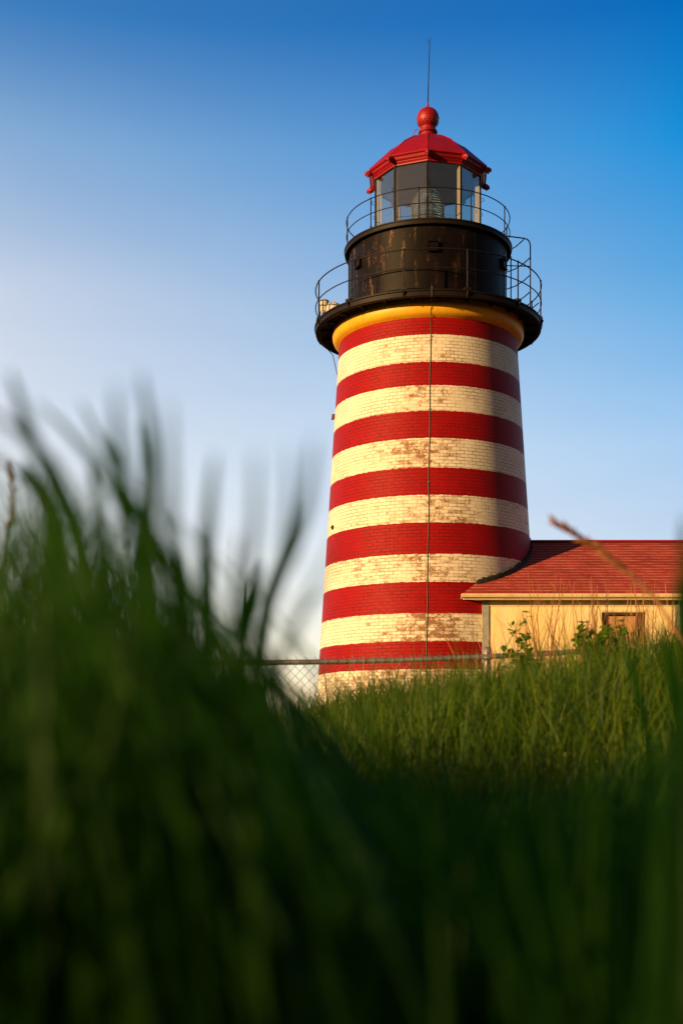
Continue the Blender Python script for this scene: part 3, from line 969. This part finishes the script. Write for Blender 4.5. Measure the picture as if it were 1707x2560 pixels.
obj("eave_return", bm, M['trim'], hroof)

# window
wn = empty("window", Vector(((wx0 + wx1) / 2, WY, wz0)) - hs.location); wn.parent = hs
wn['label'] = "dark recessed window half closed with a plywood board"
bm = bmesh.new()
for args in ((wx0, wx0 + .045, WY + .03, WY + .13, wz0, wz1), (wx1 - .075, wx1, WY + .03, WY + .13, wz0, wz1), (wx0 + .045, wx1 - .075, WY + .03, WY + .13, wz1 - .045, wz1), (wx0 + .045, wx1 - .075, WY + .03, WY + .13, wz0, wz0 + .06)):
    fbox(*args, bm)
obj("window_frame", bm, M['wood'], wn)
bm = bmesh.new(); fbox(wx0 + .17, wx1 - .19, WY + .135, WY + .155, wz1 - .43, wz1 - .065, bm)
obj("plywood_board", bm, M['ply'], wn)
bm = bmesh.new(); fbox(wx0 + .04, wx1 - .04, WY + .165, WY + .19, wz0, wz1, bm)  # dark sheet in place of the shaded void inside the window
obj("dark_void_sheet", bm, M['dark'], wn)
bm = bmesh.new(); fbox(wx0 - .06, wx1 + .06, WY - .05, WY + .03, wz0 - .06, wz0 - .002, bm)
obj("window_sill", bm, M['trim'], wn)
bm = bmesh.new()
fbox(wx0 - .05, wx0 - .002, WY - .014, WY - .001, wz0, wz1 + .05, bm); fbox(wx1 + .002, wx1 + .05, WY - .014, WY - .001, wz0, wz1 + .05, bm); fbox(wx0 - .002, wx1 + .002, WY - .014, WY - .001, wz1 + .002, wz1 + .05, bm)
obj("window_casing", bm, M['trim'], wn)

# ------------------------------------------------------------------ CHAIN LINK FENCE
FY = 10.0
def rail_z(x):
    x = np.clip(x, -5, 9)
    return np.where(x < -1, .677 + .01 * (x + 1), np.where(x < 3, .685 + .02 * x + .012 * x * x, .853 + .075 * (x - 3)))
fence = empty("chain_link_fence", (0, FY, 0))
tag(fence, "galvanised chain link fence running through the grass before the lighthouse", "fence")
FX0, FX1 = -6.0, 8.0
bm = bmesh.new()
tube(bm, [(x, FY, float(rail_z(x))) for x in np.linspace(FX0, FX1, 57)], 0.0212, 10)
obj("top_rail", bm, M['galv'], fence, smooth=80)
for x in (-4.9, -1.95, 1.135, 4.1, 7.1):
    gz = float(ground_h(x, FY)); zt = float(rail_z(x))
    bm = bmesh.new(); tube(bm, [(x, FY + .03, gz - .2), (x, FY + .03, zt + .03)], 0.028, 12)
    po = obj("post", bm, M['galv'], fence, smooth=60)
    bm = bmesh.new()
    c = Vector((x, FY + .03, zt + .03)); pr = [(0.034, -.03), (0.034, .015), (0.028, .035), (0.012, .05), (0.0, .053)]
    lathe(bm, pr, c, 16); tube(bm, ring_pts((x, FY, 0), 0.032, zt - .012, n=16), .012, 6, closed=True)
    obj("post_cap", bm, M['galv'], po, smooth=50)
bm = bmesh.new()
S = 0.0735; half = S / 2; nrow = 29
for i in range(int((FX1 - FX0) / half)):
    xc = FX0 + half * i
    pts = []
    for j in range(nrow + 1):
        sgn = 1 if (j + i) % 2 else -1
        pts.append((xc + sgn * half / 2, FY - 0.024 + sgn * 0.0016, float(rail_z(xc)) + 0.040 - j * half))
    if i % 2:
        pts = pts[1:]
    tube(bm, pts, 0.0026, 3, caps=False)
obj("wire_mesh", bm, M['galv'], fence)

# ------------------------------------------------------------------ GRASS
def blades(name, root, h, lean_dir, lean, width, mat, tint, nseg=5, twist=None, droop=1.6, label=None, cat=None, kind='stuff', parent=None, tip_w=0.05):
    """ribbons in one mesh. root (N,3); every blade bends towards lean_dir by lean*h"""
    N = len(h)
    t = np.linspace(0, 1, nseg + 1)[None, :]
    ld = np.stack([np.cos(lean_dir), np.sin(lean_dir)], 1)
    hor = (lean * h)[:, None] * t ** droop
    zz = h[:, None] * (t - 0.35 * (lean[:, None] ** 2) * t ** 3)
    cx = root[:, 0:1] + hor * ld[:, 0:1]; cy = root[:, 1:2] + hor * ld[:, 1:2]; cz = root[:, 2:3] + zz
    face = rng.uniform(0, np.pi, N) if twist is None else twist
    fa = face[:, None] + (t - 0.3) * rng.uniform(-0.8, 0.8, N)[:, None]
    wprof = np.where(t < 0.35, 0.55 + 0.45 * t / 0.35, 1 - ((t - 0.35) / 0.65) ** 1.8 * (1 - tip_w))
    w = width[:, None] * 0.5 * wprof
    dx, dy = np.cos(fa) * w, np.sin(fa) * w
    L = np.stack([cx - dx, cy - dy, cz], 2); Rr = np.stack([cx + dx, cy + dy, cz], 2)
    v = np.stack([L, Rr], 2).reshape(-1, 3)                 # N,(nseg+1),2,3
    base = (np.arange(N) * (nseg + 1) * 2)[:, None]
    k = np.arange(nseg)[None, :] * 2
    f = np.stack([base + k, base + k + 1, base + k + 3, base + k + 2], 2).reshape(-1, 4)
    me = bpy.data.meshes.new(name)
    me.vertices.add(len(v)); me.vertices.foreach_set('co', v.ravel())
    me.loops.add(f.size); me.loops.foreach_set('vertex_index', f.ravel().astype(np.int32))
    me.polygons.add(len(f)); me.polygons.foreach_set('loop_start', (np.arange(len(f)) * 4).astype(np.int32))
    me.polygons.foreach_set('loop_total', np.full(len(f), 4, np.int32))
    me.update(calc_edges=True)
    at_ = me.attributes.new('tint', 'FLOAT', 'POINT')
    at_.data.foreach_set('value', np.repeat(tint, (nseg + 1) * 2).astype(np.float32))
    o = link_mesh(name, me, mat, parent)
    if label: tag(o, label, cat, kind=kind)
    return o

# skyline of the near grass in the photograph: how high a blade this close may reach
NX = [-900, 0, 120, 260, 400, 470, 560, 640, 690, 760, 900, 1200, 1500, 1640, 1707, 2600]
NYT = [1080, 1190, 1200, 1270, 1400, 1470, 1540, 1590, 1740, 1880, 1930, 1940, 1930, 1870, 1760, 1600]
def near_grass():
    N = 11000
    Y = 0.34 + (3.2 - 0.34) * rng.random(N) ** 0.8
    X = rng.uniform(-1, 1, N) * (0.30 * Y + 0.55)
    g = ground_h(X, Y)
    h = rng.uniform(0.34, 0.72, N)
    lean = np.abs(rng.normal(0.28, 0.2, N)) * np.clip(Y / 1.2, .35, 1); ld = rng.uniform(0, 2 * np.pi, N)
    tipx = X + lean * h * np.cos(ld); tipy = np.maximum(Y + lean * h * np.sin(ld), .25)
    px = CXP + tipx / tipy * FPX
    lim = np.interp(px, NX, NYT) + rng.uniform(-30, 160, N) * np.where(px < 700, 1.6, 1.0)
    zmax = (HOR - lim) * tipy / FPX
    h = np.minimum(h, (zmax - g))
    midy = np.minimum(Y, tipy)
    keep = (h > 0.08) & (tipy > 0.30) & (np.hypot(tipx, tipy) > .32)
    # no blade stands straight in front of the lens nearer than this
    keep &= ~((np.abs(X) < .10) & (Y < .42))
    X, Y, g, h, lean, ld = [a[keep] for a in (X, Y, g, h, lean, ld)]
    n = len(h)
    blades("tall_grass", np.stack([X, Y, g], 1), h, ld, lean, rng.uniform(.004, .010, n), M['near'], rng.random(n) ** 1.5, 6,
           label="tall blurred dark green grass right in front of the viewer", cat="grass")
near_grass()
def clump_grass():
    """the thick clump of broad blades at the left"""
    N = 430
    Y = rng.uniform(.42, 1.15, N)
    g0 = rng.uniform(-120, 690, N); g0 = np.where((g0 > 560) & (rng.random(N) < .3), g0 - 250, g0)
    top = np.interp(g0, [-120, 0, 200, 330, 400, 450, 500, 550, 600, 640, 690], [1120, 1140, 1170, 1240, 1320, 1400, 1350, 1450, 1470, 1530, 1660]) + rng.random(N) ** 1.0 * 430
    tx = (g0 - CXP) * Y / FPX; tz = (HOR - top) * Y / FPX
    g = ground_h(tx, Y); h = np.maximum(tz - g, .1)
    lean = np.abs(rng.normal(.22, .14, N)); ld = np.where(rng.random(N) < .60, np.pi, 0) + rng.normal(0, .5, N)
    rx = tx - lean * h * np.cos(ld); ry = np.maximum(Y - lean * h * np.sin(ld), .45)
    h = h / (1 - .35 * lean ** 2)
    blades("clump_grass", np.stack([rx, ry, g], 1), h, ld, lean, rng.uniform(.006, .0115, N), M['near'], rng.random(N), 8, droop=2.0,
           label="thick clump of broad green grass blades at the lower left", cat="grass")
clump_grass()
def fan_grass():
    N = 95
    Y = rng.uniform(.42, .75, N)
    g0 = rng.uniform(-150, 430, N)
    top = np.interp(g0, [-150, 0, 150, 350, 430], [980, 990, 1010, 1020, 1260]) + rng.random(N) * 300
    tx = (g0 - CXP) * Y / FPX; tz = (HOR - top) * Y / FPX
    g = ground_h(tx, Y); h = np.maximum(tz - g, .1)
    lean = np.abs(rng.normal(.25, .12, N)); ld = np.where(rng.random(N) < .8, np.pi, 0) + rng.normal(0, .4, N)
    rx = tx - lean * h * np.cos(ld); ry = np.maximum(Y - lean * h * np.sin(ld), .42)
    h = h / (1 - .35 * lean ** 2)
    blades("fan_grass", np.stack([rx, ry, g], 1), h, ld, lean, rng.uniform(.0035, .0065, N), M['near'], .3 + .65 * rng.random(N), 8, droop=2.2,
           label="tall thin grass blades fanning out at the top of the left clump", cat="grass")
fan_grass()

def hand_blades():
    """broad blades that stand out against the sky on the left: tip and lower points from the photograph, at their own distance"""
    L = [  # points (px, py), distance, width m, tint
        ([(352, 930), (378, 1120), (372, 1300), (395, 1550), (420, 2000)], .52, .007, .9),
        ([(350, 1050), (366, 1200), (362, 1400), (380, 1800)], .75, .006, 1.0),
        ([(25, 925), (78, 1090), (140, 1230), (200, 1420), (270, 1900)], .55, .0085, .5),
        ([(90, 1000), (200, 1110), (290, 1240), (340, 1420), (360, 1900)], .60, .008, .4),
        ([(200, 1000), (262, 1120), (335, 1260), (420, 1440), (480, 1900)], .65, .006, .5),
        ([(255, 1090), (300, 1180), (320, 1300), (350, 1600), (380, 2000)], .60, .006, .7),
        ([(-60, 1000), (60, 1090), (140, 1190), (230, 1450), (300, 2000)], .50, .008, .2),
        ([(-40, 1130), (70, 1200), (130, 1350), (160, 1800)], .70, .009, .4),
        ([(60, 1150), (110, 1260), (160, 1450), (190, 2000)], .8, .011, .6),
        ([(225, 1150), (250, 1300), (270, 1500), (300, 2000)], .7, .008, .6),
        ([(410, 1280), (450, 1400), (470, 1600), (500, 2000)], .8, .009, .4),
        ([(290, 960), (295, 1100), (330, 1300), (350, 1700)], .45, .005, .3),
        ([(420, 1000), (425, 1200), (430, 1400), (440, 1800)], .40, .004, .2),
        ([(538, 1130), (520, 1300), (510, 1500), (520, 2000)], .50, .006, .3),
        ([(528, 1300), (518, 1450), (515, 1600), (520, 2000)], .75, .010, .3),
        ([(640, 1120), (636, 1300), (620, 1500), (600, 2000)], .42, .0035, .3),
        ([(722, 1110), (722, 1260), (700, 1450), (650, 1900)], .42, .003, .3),
        ([(785, 1090), (765, 1250), (725, 1400), (640, 1800)], .42, .0045, .3),
        ([(768, 1255), (745, 1330), (690, 1450), (655, 1600), (640, 2000)], .72, .0095, .5),
        ([(716, 1340), (690, 1450), (660, 1560), (640, 2000)], .75, .009, .3),
        ([(655, 1400), (625, 1500), (600, 1650), (590, 2000)], .8, .009, .4),
        ([(600, 1330), (590, 1450), (590, 1700), (590, 2000)], .5, .004, .1),
        ([(650, 1400), (610, 1530), (590, 1700), (560, 2000)], 1.2, .005, .6),
        ([(612, 1450), (608, 1600), (606, 1900)], 1.6, .004, .8),
        ([(800, 1480), (740, 1560), (690, 1700), (650, 2000)], .55, .005, .3),
        ([(850, 1350), (790, 1460), (720, 1620), (650, 2000)], .38, .003, .2),
        ([(230, 1560), (330, 1660), (400, 1800), (470, 2150), (500, 2700)], .50, .014, .8),
        ([(830, 1840), (700, 1960), (590, 2110), (480, 2500)], .55, .006, .9),
        ([(280, 1750), (310, 1950), (330, 2300), (340, 2800)], .55, .012, .7),
        ([(900, 2000), (880, 2200), (860, 2600)], .7, .009, .9),
        ([(1290, 1980), (1275, 2200), (1270, 2500)], 1.0, .009, .9),
        ([(1120, 1990), (1170, 2100), (1230, 2400)], 1.1, .009, .6),
        ([(1712, 1290), (1716, 1450), (1722, 1700), (1740, 2300)], .55, .008, .3),
        ([(1690, 1450), (1704, 1560), (1720, 1800), (1740, 2300)], .75, .010, .3),
        ([(1650, 1560), (1680, 1700), (1700, 2000)], 1.0, .010, .4),
        ([(1560, 1620), (1600, 1750), (1640, 2100)], 1.4, .010, .5),
    ]
    bm = bmesh.new()
    lay = bm.verts.layers.float.new('tint')
    rr = random.Random(5)
    for pts, Y, w, tint in L:
        P = [at(x, y, Y + 0.03 * i) for i, (x, y) in enumerate(pts)]
        # run the blade on down to the ground
        last = P[-1]; gz = float(ground_h(last.x, last.y))
        if last.z > gz: P.append(Vector((last.x + .01, last.y + .03, gz)))
        # smooth with catmull-rom
        C = []
        for i in range(len(P) - 1):
            p0, p1, p2, p3 = P[max(i - 1, 0)], P[i], P[i + 1], P[min(i + 2, len(P) - 1)]
            for k in range(5):
                t = k / 5
                C.append(0.5 * ((2 * p1) + (p2 - p0) * t + (2 * p0 - 5 * p1 + 4 * p2 - p3) * t * t + (3 * p1 - p0 - 3 * p2 + p3) * t ** 3))
        C.append(P[-1])
        n = len(C); prev = None; tw = rr.uniform(-.5, .5)
        for i, c in enumerate(C):
            s = i / (n - 1)
            ww = w * (0.08 + 0.92 * min(1, s * 3.2) ** .7)
            d = Vector((math.cos(tw + s * .6), math.sin(tw + s * .6), 0))
            fold = Vector((0, ww * .18, 0))
            a = bm.verts.new(c - d * ww / 2 + fold); m_ = bm.verts.new(c); b = bm.verts.new(c + d * ww / 2 + fold)
            for v in (a, m_, b): v[lay] = tint
            if prev:
                bm.faces.new((prev[0], prev[1], m_, a)); bm.faces.new((prev[1], prev[2], b, m_))
            prev = (a, m_, b)
    me = bpy.data.meshes.new("foreground_blades"); bm.to_mesh(me); bm.free()
    me.polygons.foreach_set('use_smooth', [True] * len(me.polygons))
    o = link_mesh("foreground_blades", me, M['near'])
    tag(o, "long broad grass blades out of focus against the sky at the left", "grass", kind='stuff')
hand_blades()

def mid_grass():
    N = 62000
    Y = 2.6 + (9.6 - 2.6) * rng.random(N) ** 0.75
    X = rng.uniform(-1, 1, N) * (0.30 * Y + 0.9)
    g = ground_h(X, Y)
    clump = 0.5 + 0.5 * np.sin(X * 3.1 + 1.3 * np.sin(Y * 2.3)) * np.cos(Y * 2.7 + X)
    h = rng.uniform(.16, .46, N) * (0.66 + .44 * clump) * np.where(rng.random(N) < .04, 1.35, 1)
    lean = np.abs(rng.normal(.35, .25, N))
    ld = rng.normal(R(60), 1.6, N)
    tint = np.clip(rng.random(N) ** 1.3 * .8 + .25 * clump - .1, 0, 1)
    blades("meadow_grass", np.stack([X, Y, g], 1), h, ld, lean, rng.uniform(.0035, .008, N), M['grass'], tint, 4,
           label="green meadow grass covering the rise in front of the fence", cat="grass")
    N = 26000
    Y = 9.6 + (34 - 9.6) * rng.random(N); X = rng.uniform(-1, 1, N) * (.30 * Y + 1.5)
    g = ground_h(X, Y)
    blades("far_grass", np.stack([X, Y, g], 1), rng.uniform(.2, .5, N), rng.uniform(0, 6.28, N), np.abs(rng.normal(.3, .2, N)), rng.uniform(.008, .016, N), M['grass'], rng.random(N), 3,
           label="rough grass between the fence and the lighthouse", cat="grass")
    N = 34000
    X = rng.uniform(-9, 9, N); Y = rng.uniform(-8, 9, N)
    k = (np.abs(X) > .30 * Y + .8) | (Y < .0)
    k &= np.hypot(X, Y) > .7
    X, Y = X[k], Y[k]; g = ground_h(X, Y); N = len(X)
    blades("side_grass", np.stack([X, Y, g], 1), rng.uniform(.25, .5, N), rng.uniform(0, 6.28, N), np.abs(rng.normal(.3, .2, N)), rng.uniform(.008, .014, N), M['grass'], rng.random(N), 4,
           label="rough grass beside and behind the viewer, partly on the added shading bank", cat="grass")
mid_grass()

# dry stems standing in the grass along the fence
def dry_stems():
    N = 460
    X = np.concatenate([rng.normal(1.95, .6, 240), rng.uniform(-.5, 3.0, 180), rng.uniform(-.9, .4, 10), rng.normal(2.55, .10, 30)])
    Y = rng.uniform(6.6, 11.5, N)
    X = X * Y / 9.5
    g = ground_h(X, Y)
    vis = np.interp(X * 9.5 / Y, [-.6, 0, .8, 1.2, 1.6, 2.6], [1690, 1640, 1600, 1500, 1440, 1430])
    zt = (HOR - (vis + rng.random(N) ** .8 * 170)) * Y / FPX
    h = np.maximum(zt - g, .3)
    lean = np.abs(rng.normal(.12, .14, N)); ld = rng.choice([0.0, np.pi], N) + rng.normal(0, .6, N)
    blades("dry_stems", np.stack([X, Y, g], 1), h, ld, lean, rng.uniform(.0035, .008, N), M['dry'], rng.random(N), 6, droop=1.3, tip_w=.4,
           label="thin dry orange stems standing up out of the grass by the fence", cat="dry grass")
dry_stems()

def dry_weed_bush(px, Y, topy, seed, name, label, cat, mat, leafmat, leaves=0, spread=.16, nst=6, leaf_r=.03):
    rr = random.Random(seed)
    base = at(px, 0, Y); base.z = float(ground_h(base.x, Y)) - .02
    top = (HOR - topy) * Y / FPX
    root = empty(name, base); tag(root, label, cat, "weeds in front of the house")
    bm = bmesh.new(); lay = bm.verts.layers.float.new('tint')
    lbm = bmesh.new(); llay = lbm.verts.layers.float.new('tint')
    H = top - base.z
    for s in range(nst):
        a = rr.uniform(0, 6.28); sp = rr.uniform(.1, 1) * spread
        hh = H * rr.uniform(.66, 1.0) if s else H
        P = [base + Vector((math.cos(a) * sp * t ** 1.4 + .008 * math.sin(t * 9 + s), math.sin(a) * sp * t ** 1.4, hh * t)) for t in (0, .2, .4, .6, .8, 1)]
        tube(bm, P, [.0045, .004, .0035, .003, .0024, .0015], 5)
        for j in range(4):
            t = rr.uniform(.4, .9); i = int(t * 5); p = P[i].lerp(P[i + 1], t * 5 - i)
            d = Vector((rr.uniform(-1, 1), rr.uniform(-.6, .6), rr.uniform(.8, 1.6))).normalized() * rr.uniform(.05, .14)
            tube(bm, [p, p + d * .6 + Vector((0, 0, .0)), p + d], [.002, .0018, .001], 4)
            if leaves:
                for q in range(leaves * 3):
                    c = p + d * rr.uniform(.3, 1.05) + Vector((rr.uniform(-.02, .02), rr.uniform(-.02, .02), rr.uniform(-.015, .02)))
                    leaf(lbm, llay, c, leaf_r * rr.uniform(.5, 1.0), rr)
    for v in bm.verts: v[lay] = rr.random()
    obj("stem", bm, mat, root)
    if leaves: 
        me = bpy.data.meshes.new("foliage"); lbm.to_mesh(me); lbm.free()
        me.transform(Matrix.Translation(-base)); link_mesh("foliage", me, leafmat, root)
    else: lbm.free()
def leaf(bm, lay, c, r, rr):
    M3 = Matrix.Rotation(rr.uniform(0, 6.28), 3, 'Z') @ Matrix.Rotation(rr.uniform(-.9, .9), 3, 'X') @ Matrix.Rotation(rr.uniform(-.6, .6), 3, 'Y')
    prof = ((0, -1, 0), (.5, -.45, .12), (.56, .1, .14), (.36, .6, .08), (0, 1.05, 0), (-.36, .6, .08), (-.56, .1, .14), (-.5, -.45, .12))
    vs = [bm.verts.new(c + M3 @ (Vector(p) * r)) for p in prof]
    m = bm.verts.new(c); tn = rr.random()
    for v in vs + [m]: v[lay] = tn
    for i in range(8): bm.faces.new((vs[i], vs[(i + 1) % 8], m))

dry_weed_bush(1285, 7.2, 1548, 1, "leafy_weed", "small green weed with two leafy tips before the cream wall's left end", "weed", M['dry'], M['leaf'], 3, .06, 3, .030)
dry_weed_bush(1325, 7.3, 1590, 2, "leafy_weed", "short bushy green weed at the foot of the cream wall, left of the dry bush", "weed", M['dry'], M['leaf'], 4, .10, 5)
dry_weed_bush(1472, 7.4, 1512, 3, "leafy_weed", "tall thin green weed with a small leafy top left of the boarded window", "weed", M['dry'], M['leaf'], 2, .05, 3, .024)
dry_weed_bush(1480, 7.0, 1565, 4, "leafy_weed", "dense green leafy weed just left of the lower window", "weed", M['dry'], M['leaf'], 5, .13, 7)
dry_weed_bush(1568, 7.2, 1545, 5, "leafy_weed", "green leafy weed standing in front of the boarded window", "weed", M['dry'], M['leaf'], 3, .15, 6)
dry_weed_bush(1355, 8.8, 1425, 6, "dry_weed", "tall branching dry weed in front of the middle of the cream wall", "weed", M['dry'], None, 0, .26, 12)
dry_weed_bush(1480, 9.0, 1430, 8, "dry_weed", "tall bare dry weed rising past the eaves left of the window", "weed", M['dry'], None, 0, .22, 9)
dry_weed_bush(1612, 8.9, 1425, 9, "dry_weed", "tall bare dry weed rising past the eaves at the window's right edge", "weed", M['dry'], None, 0, .22, 9)

# orange seed stalk arching across the roof, close to the lens
def seed_stalk(name, label, pts, Y, r, mat, plume):
    rr = random.Random(len(label))
    P = [at(x, y, Y + .02 * i) for i, (x, y) in enumerate(pts)]
    last = P[-1]; P.append(Vector((last.x + .02, last.y, float(ground_h(last.x, last.y)))))
    root = empty(name, P[-1]); tag(root, label, "grass stalk")
    bm = bmesh.new(); tube(bm, P, [r * .5] * 2 + [r] * (len(P) - 2), 6); obj("stem", bm, mat, root, smooth=80)
    bm = bmesh.new()
    for i in range(plume):
        t = i / plume * 1.0 * (len(P) - 2) * .55
        k = int(t); c = P[k].lerp(P[k + 1], t - k)
        d = (P[k] - P[k + 1]).normalized() + Vector((rr.uniform(-.5, .5), rr.uniform(-.5, .5), rr.uniform(-.5, .5)))
        k_ = r / .0022
        tube(bm, [c, c + d * .006 * k_, c + d * .013 * k_], [.001 * k_, .0024 * k_, .0004], 4)
    obj("seed_head", bm, mat, root)
seed_stalk("seed_stalk", "pale orange seed stalk arching out of focus across the house roof", [(1392, 1308), (1440, 1338), (1505, 1380), (1570, 1432), (1640, 1500), (1700, 1600), (1745, 1800)], 1.8, .0026, M['straw'], 100)
seed_stalk("seed_stalk", "reddish seed stalk at the left edge in front of the sky", [(24, 1165), (34, 1230), (30, 1290), (14, 1350), (8, 1450), (20, 1700)], 1.7, .0018, M['rosy'], 60)
seed_stalk("seed_stalk", "thin reddish stalk leaning among the blurred grass at the left", [(118, 1395), (95, 1450), (75, 1520), (60, 1650)], 2.4, .0022, M['rosy'], 16)

# ------------------------------------------------------------------ BIRDS
def bird_mesh():
    bm = bmesh.new()
    tube(bm, [(0, -.28, 0), (0, -.2, .01), (0, -.05, 0), (0, .12, 0), (0, .22, 0)], [.012, .035, .055, .035, .01], 8)
    for s in (-1, 1):
        pts = [(0, -.06, .03), (s * .18, -.08, .11), (s * .36, -.02, .06), (s * .52, .06, .0)]
        back = [(0, .08, .03), (s * .18, .06, .10), (s * .36, .07, .05)]
        v = [bm.verts.new(p) for p in pts + back]
        u = [bm.verts.new((p[0], p[1], p[2] - .012)) for p in pts + back]
        for w_ in (v, u):
            bm.faces.new((w_[0], w_[1], w_[5], w_[4])); bm.faces.new((w_[1], w_[2], w_[6], w_[5])); bm.faces.new((w_[2], w_[3], w_[6]))
    bmesh.ops.recalc_face_normals(bm, faces=bm.faces)
    me = bpy.data.meshes.new("bird"); bm.to_mesh(me); bm.free(); me.materials.append(M['bird'])
    return me
bme = bird_mesh()
for i, (x, y) in enumerate([(571.6, 1352), (569, 1355), (571, 1358.3), (571, 1361), (573, 1364.4), (571, 1367.6), (566.3, 1371.2), (563.2, 1375), (557.5, 1378.4), (553.5, 1380.3), (550.7, 1385)]):
    o = bpy.data.objects.new("flying_bird", bme); COL.objects.link(o)
    o.location = at(x, y, 620 + 3 * i); o.rotation_euler = (0, R((i * 37) % 24 - 12), R(35 + (i * 13) % 20))
    o.scale = (1.0, 1.0, 1.0)
    tag(o, "tiny dark bird flying in the distant flock above the foreground grass", "bird", "flock of birds in the distance")
